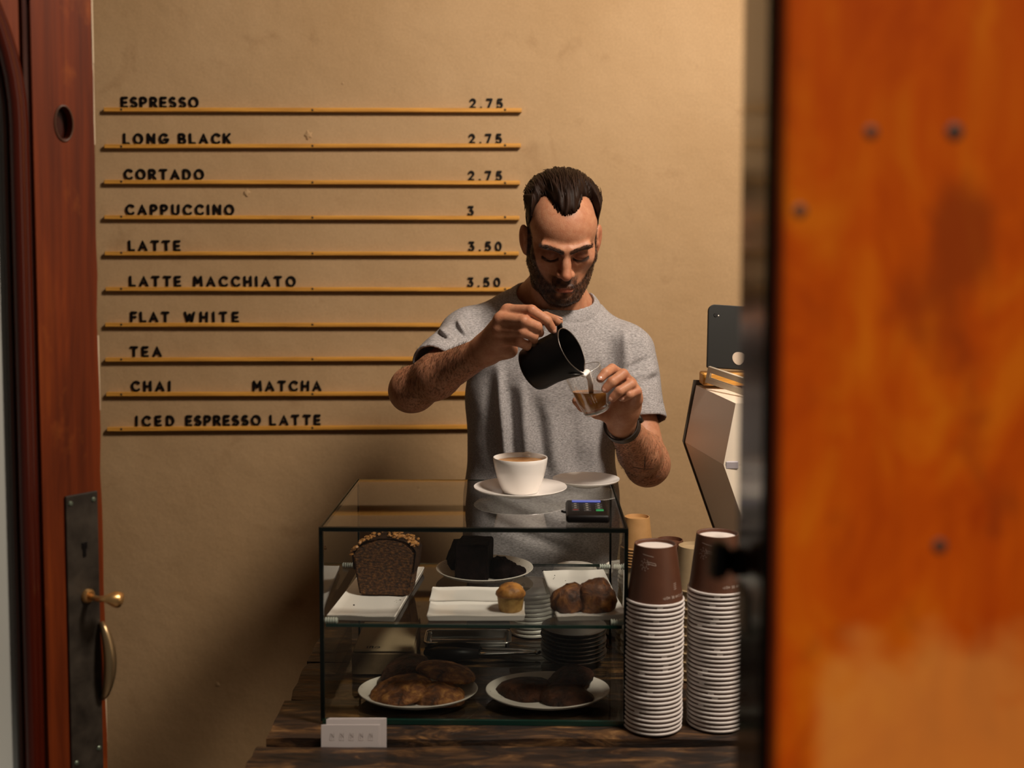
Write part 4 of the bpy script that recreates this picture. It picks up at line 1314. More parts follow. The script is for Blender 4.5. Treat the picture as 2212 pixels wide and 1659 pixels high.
# ------------------------------------------------------------------ till with tablet
M_TILL = mat('cream_plastic', (0.80, 0.70, 0.57), 0.4)
M_TILLD = mat('grey_plastic', (0.10, 0.085, 0.065), 0.45)
tb = Vector((at(1640, 1300, 2.35).x, 2.35, CZ))
till = thing('till_stand', 'cream angular faceted till stand half hidden by the door post', 'till', tb)
def L(px, py, Y): return at(px, py, Y)-tb
A0, B0, C0 = L(1504, 832, 2.42), L(1480, 955, 2.42), L(1548, 1150, 2.40)
B1 = L(1563, 1004, 2.24)
A1, C1 = A0+(B1-B0), C0+(B1-B0)
B2, B3 = L(1800, 1004, 2.26), L(1850, 955, 2.42)
A2, C2 = A1+(B2-B1), C1+(B2-B1)
A3, C3 = A0+(B3-B0), C0+(B3-B0)
obj('upper_shell', ([A0, A1, A2, A3, B0, B1, B2, B3], [(0, 1, 5, 4), (1, 2, 6, 5), (2, 3, 7, 6), (3, 0, 4, 7), (0, 3, 2, 1), (4, 5, 6, 7)]), M_TILL, till)
lo = [B0*0.999, B1*0.999, B2*0.999, B3*0.999, C0, C1, C2, C3]
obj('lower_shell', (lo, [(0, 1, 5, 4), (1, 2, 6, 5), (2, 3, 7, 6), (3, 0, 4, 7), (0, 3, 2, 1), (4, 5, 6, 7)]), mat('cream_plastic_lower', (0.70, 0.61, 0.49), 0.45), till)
cc = (C0+C1+C2+C3)/4
ft = [Vector((cc.x-0.055, cc.y-0.03, 0)), Vector((cc.x+0.06, cc.y-0.03, 0)), Vector((cc.x+0.06, cc.y+0.04, 0)), Vector((cc.x-0.055, cc.y+0.04, 0))]
obj('pedestal', (ft+[C1, C2, C3, C0], [(0, 1, 5, 4), (1, 2, 6, 5), (2, 3, 7, 6), (3, 0, 4, 7), (3, 2, 1, 0), (4, 5, 6, 7)]), M_TILLD, till)
# thin dark back plate that shows as an outline on the left
bk = [p+Vector((-0.004, 0.008, 0)) for p in (A0+Vector((0, 0, 0.01)), B0, C0)]
bk2 = [p+Vector((0, 0.008, 0)) for p in (A3, B3, C3)]
obj('back_plate', (bk+bk2+[p+Vector((0, 0.006, 0)) for p in bk+bk2], [(0, 1, 4, 3), (1, 2, 5, 4), (6, 9, 10, 7), (7, 10, 11, 8), (0, 6, 7, 1), (1, 7, 8, 2), (2, 8, 11, 5), (5, 11, 10, 4), (4, 10, 9, 3), (3, 9, 6, 0)]), M_TILLD, till)
obj('side_clip', bbox(*(L(1580, 1004, 2.245)), 0.026, 0.012, 0.016, 0.002, 1), mat('lilac_grey_plastic', (0.36, 0.33, 0.36), 0.4), till)
obj('wooden_block', bbox(*(L(1600, 817, 2.40)), 0.165, 0.05, 0.026, 0.003, 1), M_RAIL, till)
# slotted tilted tray on top
sl0, sl1 = L(1523, 822, 2.37), L(1640, 862, 2.27)
d_ = (sl1-sl0)
u_ = d_.normalized()
ol = [(0, 0), (d_.length, 0), (d_.length, 0.036), (0.006, 0.036)]
ho = [(0.010, 0.012), (d_.length-0.01, 0.012), (d_.length-0.01, 0.024), (0.012, 0.024)]
me = prism(ol, 0, 0.006, 'y', holes=(ho,))
o = obj('slotted_tray', me, mat('cream_plastic_tray', (0.62, 0.54, 0.42), 0.4), till)
zax = Vector((0, -0.25, 1)); zax = (zax-u_*zax.dot(u_)).normalized()
yax = zax.cross(u_)
o.matrix_basis = Matrix.Translation(sl0-zax*0.004) @ Matrix((u_, yax, zax)).transposed().to_4x4()
# tablet leaning on top
tp = at(1526, 800, 2.385)
tab = thing('tablet', 'black tablet standing on the till stand, seen from behind', 'tablet', (tp.x+0.067, tp.y+0.005, tp.z+0.001), (math.radians(-13), math.radians(4), math.radians(4)))
th_ = (at(1537, 663, 2.41).z-tp.z)/math.cos(math.radians(13))
rc_ = 0.014
ol = []
for cx_, cz_, a0 in ((0.067-rc_, th_-rc_, 0), (-0.067+rc_, th_-rc_, 90), (-0.067+0.003, 0.003, 180), (0.067-0.003, 0.003, 270)):
    rad = rc_ if cz_ > 0.05 else 0.003
    ol += arc(cx_, cz_, rad, a0, a0+90, 6)
obj('shell', prism(ol, -0.004, 0.004, 'y', bev=0.0012), mat('black_tablet_shell', (0.006, 0.006, 0.005), 0.45, spec=0.25), tab, True, 40)
b = lathe([(0, 0.0012), (0.0035, 0.0012), (0.0042, 0)], 16)
bmesh.ops.transform(b, matrix=Matrix.Translation((-0.052, -0.004, th_-0.023)) @ Matrix.Rotation(math.radians(90), 4, 'X'), verts=b.verts)
obj('lens', b, M_BLACK, tab, True, 40)
b = lathe([(0, 0.0006), (0.0013, 0.0004), (0.0014, 0)], 10)
bmesh.ops.transform(b, matrix=Matrix.Translation((-0.0455, -0.004, th_-0.0235)) @ Matrix.Rotation(math.radians(90), 4, 'X'), verts=b.verts)
obj('flash', b, mat('pale_flash', (0.9, 0.85, 0.75), 0.3), tab, True)
lg = at(1590, 780, 2.39)
ox_, oz_ = -0.001, 0.024
bite = [(ox_+0.0135*math.cos(t)*(1+0.06*math.sin(2*t)), oz_+0.0135*math.sin(t)+0.0015*math.cos(2*t)) for t in np.linspace(0, 2*math.pi, 33)[:-1]]
obj('round_emblem', prism(bite, -0.0052, -0.0046, 'y'), mat('pale_emblem', (0.55, 0.45, 0.36), 0.3, 0.4), tab)['label'] = 'pale round emblem'

# ------------------------------------------------------------------ implicit surfaces (for the person)
def smin(a, b, k):
    h = np.clip(0.5+0.5*(b-a)/k, 0, 1)
    return b*(1-h)+a*h-k*h*(1-h)
def smax(a, b, k): return -smin(-a, -b, k)
def V3(p): return np.array(tuple(p), np.float32)
def f_cone(a, b, ra, rb):
    a, b = V3(a), V3(b)
    ba = b-a
    L2 = float(ba @ ba)
    def f(p):
        pa = p-a
        t = np.clip(pa @ ba/L2, 0, 1)
        d = pa-t[:, None]*ba
        return np.sqrt(np.einsum('ij,ij->i', d, d))-(ra+(rb-ra)*t)
    return f, (a+b)/2, math.sqrt(L2)/2+max(ra, rb)
def f_ell(c, r, R=None):
    c, r = V3(c), V3(r)
    Rm = None if R is None else np.array(R.to_3x3(), np.float32)     # columns = local axes
    def f(p):
        q = p-c
        if Rm is not None: q = q @ Rm
        q = q/r
        k0 = np.sqrt(np.einsum('ij,ij->i', q, q))
        q = q/r
        k1 = np.sqrt(np.einsum('ij,ij->i', q, q))
        return k0*(k0-1)/np.maximum(k1, 1e-6)
    return f, c, float(max(r))
def f_box(c, s, rad, R=None):
    c, s = V3(c), V3(s)
    Rm = None if R is None else np.array(R.to_3x3(), np.float32)
    def f(p):
        q = p-c
        if Rm is not None: q = q @ Rm
        q = np.abs(q)-(s-rad)
        return np.sqrt((np.maximum(q, 0)**2).sum(1))+np.minimum(q.max(1), 0)-rad
    return f, c, float(np.sqrt((s*s).sum()))
class Field:
    def __init__(self): self.ops = []
    def add(self, prim, k=0.01): self.ops.append(('u', prim[0], k, prim[1], prim[2]))
    def cut(self, prim, k=0.01): self.ops.append(('s', prim[0], k, prim[1], prim[2]))
    def warp(self, fn): self.ops.append(('w', fn, 0, None, 1e9))
    def __call__(self, p, c=None, rad=None):
        d = np.full(len(p), 0.2, np.float32)
        for kind, f, k, pc, pr in self.ops:
            if kind == 'w':
                d = f(p, d, c, rad); continue
            if c is not None:
                e_ = c-pc
                if e_[0]*e_[0]+e_[1]*e_[1]+e_[2]*e_[2] > (rad+pr+k+0.012)**2: continue
            if kind == 'u': d = smin(d, f(p), k)
            else: d = smax(d, -f(p), k)
        return d
def polygonise(field, lo, hi, h, B=20):
    lo = np.array(lo, np.float64); hi = np.array(hi, np.float64)
    n = np.ceil((hi-lo)/h).astype(int)
    nb = np.ceil(n/B).astype(int)
    big = nb*B+4
    ids, verts, quads = [], [], []
    cen = np.stack(np.meshgrid(*[np.arange(q) for q in nb], indexing='ij'), -1).reshape(-1, 3)
    cpos = (lo+(cen+0.5)*B*h).astype(np.float32)
    rad = B*h*0.5*math.sqrt(3)+2*h
    dc = field(cpos)
    keep = np.abs(dc) < rad*1.3+0.008
    off = np.array([[i, j, k] for i in (0, 1) for j in (0, 1) for k in (0, 1)])
    edges = [(a, b) for a in range(8) for b in range(a+1, 8) if np.abs(off[a]-off[b]).sum() == 1]
    g = np.arange(-1, B+1)
    loc = np.stack(np.meshgrid(g, g, g, indexing='ij'), -1).reshape(-1, 3)
    S = B+2
    for bc, cp in zip(cen[keep], cpos[keep]):
        base = bc*B
        P = (lo+(base+loc)*h).astype(np.float32)
        d = field(P, cp, rad+2*h).reshape(S, S, S)
        if d.min() > 0 or d.max() < 0: continue
        ins = d < 0
        # cells: local index 0..S-2 -> global cell = base-1+idx
        c8 = np.stack([d[o[0]:S-1+o[0], o[1]:S-1+o[1], o[2]:S-1+o[2]] for o in off], -1)
        i8 = c8 < 0
        act = i8.any(-1) & ~i8.all(-1)
        own = act.copy()
        own[0] = False; own[:, 0] = False; own[:, :, 0] = False
        ci = np.argwhere(own)
        if len(ci):
            cv = c8[own]
            acc = np.zeros((len(ci), 3)); cnt = np.zeros(len(ci))
            for a, b in edges:
                va, vb = cv[:, a], cv[:, b]
                m = (va < 0) != (vb < 0)
                t = np.where(m, va/np.where(m, va-vb, 1), 0)
                pt = off[a]+t[:, None]*(off[b]-off[a])
                acc += np.where(m[:, None], pt, 0); cnt += m
            gc = base-1+ci+1
            ids.append((gc[:, 0]*big[1]+gc[:, 1])*big[2]+gc[:, 2])
            verts.append(lo+(base-1+ci+acc/cnt[:, None])*h)
        # quads for grid edges starting at own points (local 1..B)
        for ax in range(3):
            sl = [slice(1, B+1)]*3
            sl2 = list(sl); sl2[ax] = slice(2, B+2)
            a = ins[tuple(sl)]
            if sl2[ax].stop > S: continue
            b = ins[tuple(sl2)]
            m = a != b
            pi = np.argwhere(m)
            if not len(pi): continue
            fl = a[m]
            gp = base-1+pi+1+1                 # global cell id offset (+1) of the cell at the point
            u, v = [q for q in range(3) if q != ax]
            def cid(du, dv):
                q = gp.copy(); q[:, u] -= du; q[:, v] -= dv
                return (q[:, 0]*big[1]+q[:, 1])*big[2]+q[:, 2]
            Q = np.stack([cid(0, 0), cid(1, 0), cid(1, 1), cid(0, 1)], 1)
            flip = fl if ax != 1 else ~fl
            Q = np.where(flip[:, None], Q[:, ::-1], Q) if False else np.where(flip[:, None], Q, Q[:, ::-1])
            quads.append(Q)
    ids = np.concatenate(ids); verts = np.concatenate(verts); quads = np.concatenate(quads)
    o = np.argsort(ids)
    sid = ids[o]
    pos = np.searchsorted(sid, quads)
    pos = np.clip(pos, 0, len(sid)-1)
    ok = (sid[pos] == quads).all(1)
    return verts[o], pos[ok]
def mesh_np(name, verts, quads, smooth_it=1):
    if smooth_it:                              # light Laplacian smoothing
        n = len(verts)
        e = np.concatenate([quads[:, [0, 1]], quads[:, [1, 2]], quads[:, [2, 3]], quads[:, [3, 0]]])
        for _ in range(smooth_it):
            acc = np.zeros_like(verts); cnt = np.bincount(e[:, 0], minlength=n)+np.bincount(e[:, 1], minlength=n)
            for q in range(3):
                acc[:, q] = np.bincount(e[:, 0], verts[e[:, 1], q], n)+np.bincount(e[:, 1], verts[e[:, 0], q], n)
            verts = verts*0.5+0.5*acc/np.maximum(cnt, 1)[:, None]
    me = bpy.data.meshes.new(name)
    me.vertices.add(len(verts)); me.vertices.foreach_set('co', verts.astype(np.float32).ravel())
    me.loops.add(len(quads)*4); me.loops.foreach_set('vertex_index', quads.astype(np.int32).ravel())
    me.polygons.add(len(quads)); me.polygons.foreach_set('loop_start', np.arange(0, len(quads)*4, 4, dtype=np.int32))
    me.update(calc_edges=True); me.validate()
    me.polygons.foreach_set('use_smooth', np.ones(len(me.polygons), bool))
    return me, verts
def color_attr(me, name, rgb):
    a = me.color_attributes.new(name, 'FLOAT_COLOR', 'POINT')
    a.data.foreach_set('color', np.concatenate([rgb, np.ones((len(rgb), 1))], 1).astype(np.float32).ravel())

# ------------------------------------------------------------------ the barista
HO = V3((at(1213, 522, 2.47).x, 2.47, at(1213, 522, 2.47).z))    # between the ears
HP, HYAW, HR = math.radians(27), math.radians(4), math.radians(0)
# head axes in the world (columns: right, back, up)
HM = (Matrix.Rotation(HR, 3, 'Y') @ Matrix.Rotation(HYAW, 3, 'Z') @ Matrix.Rotation(HP, 3, 'X'))
HMn = np.array(HM, np.float32)
HS = 1.0
def to_head(p): return (p-HO) @ HMn / HS
def from_head(q): return Vector(HO)+HM @ (Vector(q)*HS)
def hp(prim):
    """primitive given in head coordinates -> world"""
    f, c, r = prim
    return (lambda p: f(to_head(p))*HS), np.array(from_head(c), np.float32), r*HS
def RX(a): return Matrix.Rotation(math.radians(a), 3, 'X')
def RY(a): return Matrix.Rotation(math.radians(a), 3, 'Y')
def RZ(a): return Matrix.Rotation(math.radians(a), 3, 'Z')

CRAN = f_ell((0, 0.022, 0.050), (0.0745, 0.094, 0.080))
FORE = f_ell((0, -0.030, 0.048), (0.0655, 0.060, 0.062))
skin = Field()
H = lambda prim, k: skin.add(hp(prim), k)
C_ = lambda prim, k: skin.cut(hp(prim), k)
H(CRAN, 0.01); H(FORE, 0.02)
H(f_ell((0, -0.026, -0.018), (0.0670, 0.060, 0.070)), 0.02)
H(f_ell((0, -0.034, -0.066), (0.052, 0.050, 0.040)), 0.02)
for s in (-1, 1):
    H(f_cone((s*0.056, -0.002, -0.045), (s*0.024, -0.070, -0.092), 0.017, 0.015), 0.022)          # jaw line
    H(f_ell((s*0.048, -0.054, -0.006), (0.020, 0.022, 0.016)), 0.022)                               # cheek bone
H(f_ell((0, -0.078, -0.090), (0.021, 0.020, 0.020)), 0.016)                                          # chin
H(f_ell((0, -0.074, -0.058), (0.029, 0.026, 0.026)), 0.016)                                          # muzzle
for s in (-1, 1):
    H(f_cone((s*0.010, -0.0925, 0.026), (s*0.046, -0.0800, 0.031), 0.0085, 0.0075), 0.013)            # brow ridge
    C_(f_ell((s*0.0315, -0.0975, 0.008), (0.0200, 0.0185, 0.0130)), 0.010)                            # socket
    H(f_ell((s*0.0315, -0.0735, 0.0085), (0.0160, 0.0130, 0.0120)), 0.004)                          # lid over the eyeball
H(f_cone((0, -0.0885, 0.024), (0, -0.101, -0.004), 0.0080, 0.0085), 0.010)                           # nose bridge
H(f_cone((0, -0.101, -0.002), (0, -0.1130, -0.0225), 0.0085, 0.0110), 0.008)                          # nose tip
for s in (-1, 1):
    H(f_ell((s*0.0128, -0.0985, -0.0265), (0.0068, 0.0110, 0.0072)), 0.008)                         # wings
    C_(f_ell((s*0.0072, -0.1045, -0.0352), (0.0036, 0.0055, 0.0038)), 0.003)                        # nostril
H(f_ell((0, -0.0965, -0.0555), (0.0215, 0.0075, 0.0052)), 0.005)                                     # upper lip
H(f_ell((0, -0.0950, -0.0665), (0.0185, 0.0080, 0.0058)), 0.005)                                     # lower lip
C_(f_cone((-0.023, -0.0965, -0.0615), (0.023, -0.0965, -0.0615), 0.0016, 0.0016), 0.003)
C_(f_ell((0, -0.1010, -0.0765), (0.014, 0.008, 0.0045)), 0.008)                                      # below the lip
for s in (-1, 1):                                                                                     # ears
    E = RZ(s*-26) @ RX(-8)
    EC = Vector((s*0.0785, 0.011, 0.001))
    H(f_ell((s*0.070, 0.008, -0.002), (0.010, 0.016, 0.027)), 0.008)
    for prim, k, add in ((f_ell(EC, (0.0075, 0.0190, 0.0325), E), 0.005, True),
                         (f_ell(EC+Vector((s*0.0070, -0.0085, 0.004)), (0.0058, 0.0085, 0.0190), E), 0.003, False)):
        (H if add else C_)(prim, k)
    H(f_ell(EC+Vector((s*-0.002, -0.014, -0.005)), (0.004, 0.005, 0.007), E), 0.003)
    H(f_ell(EC+Vector((s*-0.004, -0.004, -0.028)), (0.005, 0.009, 0.008), E), 0.004)
# neck and a little chest inside the collar
neck_t = from_head((0, 0.030, -0.055))
skin.add(f_cone(neck_t, (0.092, 2.588, 1.475), 0.058, 0.064), 0.02)
skin.add(f_cone(from_head((0, -0.01, -0.075)), (0.094, 2.515, 1.455), 0.036, 0.040), 0.03)
skin.add(f_cone((0.092, 2.588, 1.475), (0.078, 2.575, 1.36), 0.078, 0.10), 0.04)
skin.add(f_cone((0.060, 2.592, 1.520), (-0.02, 2.585, 1.468), 0.043, 0.036), 0.03)
skin.add(f_cone((0.125, 2.592, 1.505), (0.19, 2.585, 1.448), 0.043, 0.036), 0.03)
for s in (-1, 1):
    skin.add(f_cone(from_head((s*0.052, 0.02, -0.05)), (0.094+s*0.018, 2.51, 1.462), 0.013, 0.011), 0.02)

# arms: shoulder, elbow, wrist as points in the room
RS, RE, RW = at(1000, 722, 2.545), at(890, 842, 2.315), at(1050, 756, 2.175)          # his right arm (left in the photo)
LS, LE, LWr = at(1368, 752, 2.53), at(1398, 1002, 2.43), at(1341, 914, 2.215)        # his left arm
skin.add(f_cone(RS+Vector((0.012, 0.01, -0.012)), RE, 0.034, 0.039), 0.02)
skin.add(f_cone(RE+Vector((-0.008, 0.01, -0.006)), RE+Vector((0.0, 0.0, 0.0)), 0.034, 0.040), 0.02)
rm = RE.lerp(RW, 0.34)
skin.add(f_cone(RE, rm, 0.0415, 0.0415), 0.02)
skin.add(f_cone(rm, RW, 0.0415, 0.0265), 0.02)
skin.add(f_cone(LS+Vector((-0.016, 0.005, -0.016)), LE, 0.036, 0.043), 0.02)
lm = LE.lerp(LWr, 0.32)
skin.add(f_cone(LE+Vector((0.0, 0.012, -0.008)), LE, 0.036, 0.040), 0.02)
skin.add(f_cone(LE, lm, 0.0425, 0.0425), 0.02)
skin.add(f_cone(lm, LWr, 0.0425, 0.0275), 0.02)

def chain(pts, radii, k0=0.007, k=0.0022):
    for i in range(len(pts)-1):
        skin.add(f_cone(pts[i], pts[i+1], radii[i], radii[i+1]), k0 if i == 0 else k)
NAILS = []
# --- his right hand on the jug handle
RH_M = [at(1097, 671, 2.128), at(1081, 690, 2.118), at(1078, 712, 2.121), at(1086, 732, 2.132)]
for q in range(4):
    skin.add(f_cone(RW.lerp(RH_M[q], 0.12)+Vector((0, 0.004, 0)), RH_M[q], 0.0185, 0.0118), 0.016)
skin.add(f_cone(RW, at(1085, 722, 2.150), 0.0235, 0.018), 0.02)
skin.add(f_ell(at(1090, 752, 2.152), (0.018, 0.016, 0.018)), 0.014)
skin.add(f_cone(RW.lerp(at(1098, 760, 2.15), 0.3), at(1104, 757, 2.150), 0.017, 0.012), 0.014)
FR = [
  ([RH_M[0], at(1148, 671, 2.094), at(1181, 692, 2.098), at(1193, 711, 2.108)], (0.0118, 0.0106, 0.0093, 0.0080)),
  ([RH_M[1], at(1132, 694, 2.084), at(1160, 706, 2.094), at(1166, 719, 2.112)], (0.0120, 0.0109, 0.0097, 0.0084)),
  ([RH_M[2], at(1128, 716, 2.088), at(1152, 726, 2.098), at(1153, 734, 2.116)], (0.0116, 0.0104, 0.0093, 0.0082)),
  ([RH_M[3], at(1120, 738, 2.100), at(1138, 746, 2.108), at(1139, 750, 2.124)], (0.0108, 0.0094, 0.0085, 0.0076)),
]
for pts, rad in FR: chain(pts, rad)
RT = [at(1088, 742, 2.165), at(1130, 712, 2.178), at(1178, 686, 2.160), at(1205, 694, 2.136)]
chain(RT, (0.0165, 0.0125, 0.0112, 0.0096), 0.012, 0.003)
NAILS.append((FR[0][0][2], FR[0][0][3], (0, -1, 0.25), 0.0058))
NAILS.append((RT[2], RT[3], (0.1, 0.1, 1), 0.0068))
# --- his left hand round the glass
LH_M = [at(1344, 812, 2.178), at(1360, 828, 2.166), at(1371, 846, 2.158), at(1374, 864, 2.158)]
for q in range(4):
    skin.add(f_cone(LWr.lerp(LH_M[q], 0.15), LH_M[q], 0.0185, 0.0115), 0.016)
skin.add(f_ell(at(1352, 880, 2.182), (0.024, 0.022, 0.030)), 0.018)
skin.add(f_ell(at(1340, 886, 2.185), (0.018, 0.016, 0.018)), 0.014)
FL = [
  ([LH_M[0], at(1322, 797, 2.150), at(1308, 806, 2.128), at(1297, 818, 2.121)], (0.0110, 0.0098, 0.0090, 0.0078)),
  ([LH_M[1], at(1346, 808, 2.130), at(1322, 825, 2.113), at(1308, 840, 2.114)], (0.0112, 0.0100, 0.0092, 0.0080)),
  ([LH_M[2], at(1363, 830, 2.124), at(1338, 845, 2.110), at(1323, 860, 2.114)], (0.0108, 0.0096, 0.0089, 0.0078)),
  ([LH_M[3], at(1376, 845, 2.130), at(1359, 853, 2.118), at(1347, 860, 2.122)], (0.0098, 0.0086, 0.0079, 0.0070)),
]
for pts, rad in FL: chain(pts, rad)
LT = [at(1326, 898, 2.195), at(1290, 892, 2.222), at(1258, 878, 2.222), at(1245, 866, 2.212)]
chain(LT, (0.0160, 0.0118, 0.0100, 0.0084), 0.012, 0.003)
for pts, rad in FL: NAILS.append((pts[2], pts[3], (-0.25, -1, 0.25), 0.0056))

sv, sq = polygonise(skin, (-0.30, 2.05, 1.06), (0.37, 2.70, 1.82), 0.0019)
sme, sv = mesh_np('body', sv, sq, 1)
q = to_head(sv.astype(np.float32))
x, y, z = q[:, 0], q[:, 1], q[:, 2]
ax = np.abs(x)
def sstep(e0, e1, v):
    t = np.clip((v-e0)/(e1-e0), 0, 1)
    return t*t*(3-2*t)
on_head = (np.linalg.norm(q, axis=1) < 0.18) & (z > -0.135)
base = np.tile(np.array([[0.43, 0.215, 0.125]]), (len(sv), 1))
red = np.array([0.42, 0.15, 0.085])
def blend(mask, colr):
    global base
    base = base*(1-mask[:, None])+np.array(colr)[None]*mask[:, None]
nz = np.sin(sv[:, 0]*310)*np.sin(sv[:, 1]*290+1)*np.sin(sv[:, 2]*300+2)
# ears, nose, cheeks a little redder
blend(on_head*0.55*sstep(0.074, 0.082, ax)*(z > -0.05)*(y > -0.03), red)
blend(on_head*0.45*np.exp(-((x/0.016)**2+((z+0.024)/0.018)**2))*(y < -0.09), red)
# lips
lips = on_head*np.exp(-np.maximum(0, (x/0.019)**2+((z+0.0635)/0.0078)**2-0.55)*4)*(y < -0.085)
# beard
zb = np.where(ax > 0.026, -0.056+0.085*(np.clip((ax-0.026)/0.042, 0, 1.2))**3.0, -0.038-0.006*(ax/0.026))
beard = sstep(0.010, -0.004, z-zb)*sstep(-0.135, -0.118, z)*sstep(0.026, 0.010, y)
under = sstep(-0.045, -0.07, y)      # under the jaw only near the chin
beard = beard*np.where(z < -0.105, under, 1.0)
mous = np.exp(-((x/0.030)**4))*sstep(-0.034, -0.039, z)*sstep(-0.059, -0.054, z)*(y < -0.072)
bare = np.exp(-(((ax-0.012)/0.007)**2+((z+0.076)/0.006)**2))*0.75
beard = np.clip(np.maximum(beard*(1-bare), mous), 0, 1)*on_head
beard *= (1-np.clip(lips*1.5, 0, 1))
side = on_head*sstep(0.060, 0.066, ax)*sstep(-0.05, -0.035, z)*sstep(0.05, 0.035, z)*sstep(0.006, -0.004, y)*sstep(-0.042, -0.028, y)
beard = np.maximum(beard, side*0.75)
beard *= 1-sstep(0.0730, 0.0750, ax)
beard = np.clip(beard*(0.90+0.2*nz), 0, 1)
blend(beard*0.96, (0.017, 0.007, 0.0035))
blend(np.clip(lips, 0, 1)*0.8, (0.25, 0.062, 0.040))
# brows and lash lines
def seg_mask(pts, r0, r1):
    m = np.zeros(len(sv))
    for i in range(len(pts)-1):
        a, b = np.array(pts[i]), np.array(pts[i+1])
        t = np.clip(((q-a) @ (b-a))/((b-a) @ (b-a)), 0, 1)
        d = np.linalg.norm(q-(a+t[:, None]*(b-a)), axis=1)
        m = np.maximum(m, sstep(r1, r0, d))
    return m
LASH = {s: [(s*0.016, -0.0840, 0.0030), (s*0.024, -0.0862, 0.0000), (s*0.032, -0.0865, -0.0008), (s*0.040, -0.0838, 0.0004), (s*0.048, -0.0775, 0.0036)] for s in (-1, 1)}
for s in (-1, 1):
    blend(seg_mask([(s*0.010, -0.100, 0.0245), (s*0.030, -0.096, 0.0305), (s*0.050, -0.080, 0.0315)], 0.0034, 0.0068)*0.90, (0.030, 0.012, 0.006))
    blend(0.55*on_head*np.exp(-(((ax-0.030)/0.019)**2+((z-0.011)/0.011)**2))*(y < -0.06), (0.20, 0.075, 0.045))  # shade of the eye sockets painted into the skin tone
    blend(seg_mask(LASH[s], 0.0015, 0.0040)*0.94, (0.012, 0.005, 0.003))
    blend(seg_mask([(s*0.020, -0.088, 0.016), (s*0.032, -0.089, 0.0185), (s*0.045, -0.082, 0.0155)], 0.0008, 0.0026)*0.55, (0.13, 0.05, 0.026))
# short hair colour on the shaved sides
phi = np.degrees(np.arctan2(z-0.03, -(y-0.01)))
phi = np.where(phi < -90, phi+360, phi)
HLX = [0, .012, .020, .026, .034, .042, .050, .058, .065, .072, .0765, .082]
HLP = [39, 41, 46, 55, 70, 77, 78, 72, 60, 35, 4, -25]
hl = np.interp(ax, HLX, HLP)
stub = on_head*sstep(-7, 5, phi-hl)*(phi < 245)*(1-sstep(0.0715, 0.0735, ax)*(z < 0.036)*(y > -0.014))*(z > -0.06)
stub = stub*(1-np.clip(sstep(0.0725, 0.0755, ax)*(y > -0.012)*(z < 0.040), 0, 1))
blend(np.clip(stub, 0, 1)*0.93, (0.026, 0.011, 0.0055))
# knuckles, finger ends
for pts, rad in FR+FL:
    for P, w in ((pts[1], 0.011), (pts[3], 0.011), (pts[0], 0.012)):
        d = np.linalg.norm(sv-np.array(P), axis=1)
        blend(0.40*np.exp(-(d/w)**2), red)
# tattooed cross near the left elbow
def world_seg(a, b, r):
    a, b = np.array(a), np.array(b)
    t = np.clip(((sv-a) @ (b-a))/((b-a) @ (b-a)), 0, 1)
    return np.linalg.norm(sv-(a+t[:, None]*(b-a)), axis=1)
ta, tb2, tc_, td_ = at(1392, 983, 2.385), at(1391, 1014, 2.392), at(1364, 1010, 2.385), at(1413, 1013, 2.39)
blend(np.clip(np.maximum(sstep(0.0045, 0.002, np.abs(world_seg(ta, tb2, 0)-0.0)), 0)*0, 0, 1), (0.03, 0.02, 0.02))
TATTOO = (ta, tb2, tc_, td_)
BEARD_W = beard.copy(); HEADQ = q.copy(); SKINV = sv.copy()
color_attr(sme, 'Col', base)
ra = sme.attributes.new('hairy', 'FLOAT', 'POINT')
arm = np.zeros(len(sv))
for a, b in ((RE, RW), (LE, LWr)):
    a, b = np.array(a), np.array(b)
    t = ((sv-a) @ (b-a))/((b-a) @ (b-a))
    d = np.linalg.norm(sv-(a+np.clip(t, 0, 1)[:, None]*(b-a)), axis=1)
    arm = np.maximum(arm, (d < 0.06)*sstep(-0.1, 0.1, t)*sstep(1.05, 0.85, t))
ra.data.foreach_set('value', arm.astype(np.float32))

def skin_material():
    m, nt, p = _principled('skin')
    at_ = nt.nodes.new('ShaderNodeAttribute'); at_.attribute_name = 'Col'
    hy = nt.nodes.new('ShaderNodeAttribute'); hy.attribute_name = 'hairy'
    tc = nt.nodes.new('ShaderNodeTexCoord')
    n = tex(nt, 'Noise', tc.outputs['Object'], 75, Detail=6.0, Roughness=0.68)
    v = ramp(nt, n.outputs['Fac'], [(0.3, (0.84, 0.68, 0.62)), (0.7, (1.08, 1.08, 1.06))]).outputs[0]
    c = mix(nt, at_.outputs['Color'], v, 1.0, 'MULTIPLY')
    h = tex(nt, 'Noise', tc.outputs['Object'], 240, (1, 1, 0.3), Detail=3.0, Roughness=0.6)
    hf = ramp(nt, h.outputs['Fac'], [(0.46, (0, 0, 0)), (0.64, (1, 1, 1))]).outputs[0]
    hf = mix(nt, (0, 0, 0), hf, hy.outputs['Fac'])
    c = mix(nt, c, (0.085, 0.034, 0.014), mix(nt, (0, 0, 0), hf, 0.65))
    nt.links.new(c, p.inputs['Base Color'])
    p.inputs['Roughness'].default_value = 0.48
    p.inputs['Specular IOR Level'].default_value = 0.28
    p.inputs['Subsurface Weight'].default_value = 0.12
    p.inputs['Subsurface Radius'].default_value = (0.008, 0.003, 0.0015)
    f = tex(nt, 'Noise', tc.outputs['Object'], 420, Detail=3.0)
    bump(nt, p, f.outputs['Fac'], 0.22, 0.0014)
    return m
M_SKIN = skin_material()
FX = 0.07
person = thing('person', 'man in a grey T-shirt behind the counter, pouring milk into a glass', 'person', (FX, 2.57, 0))
PO = Vector((FX, 2.57, 0))
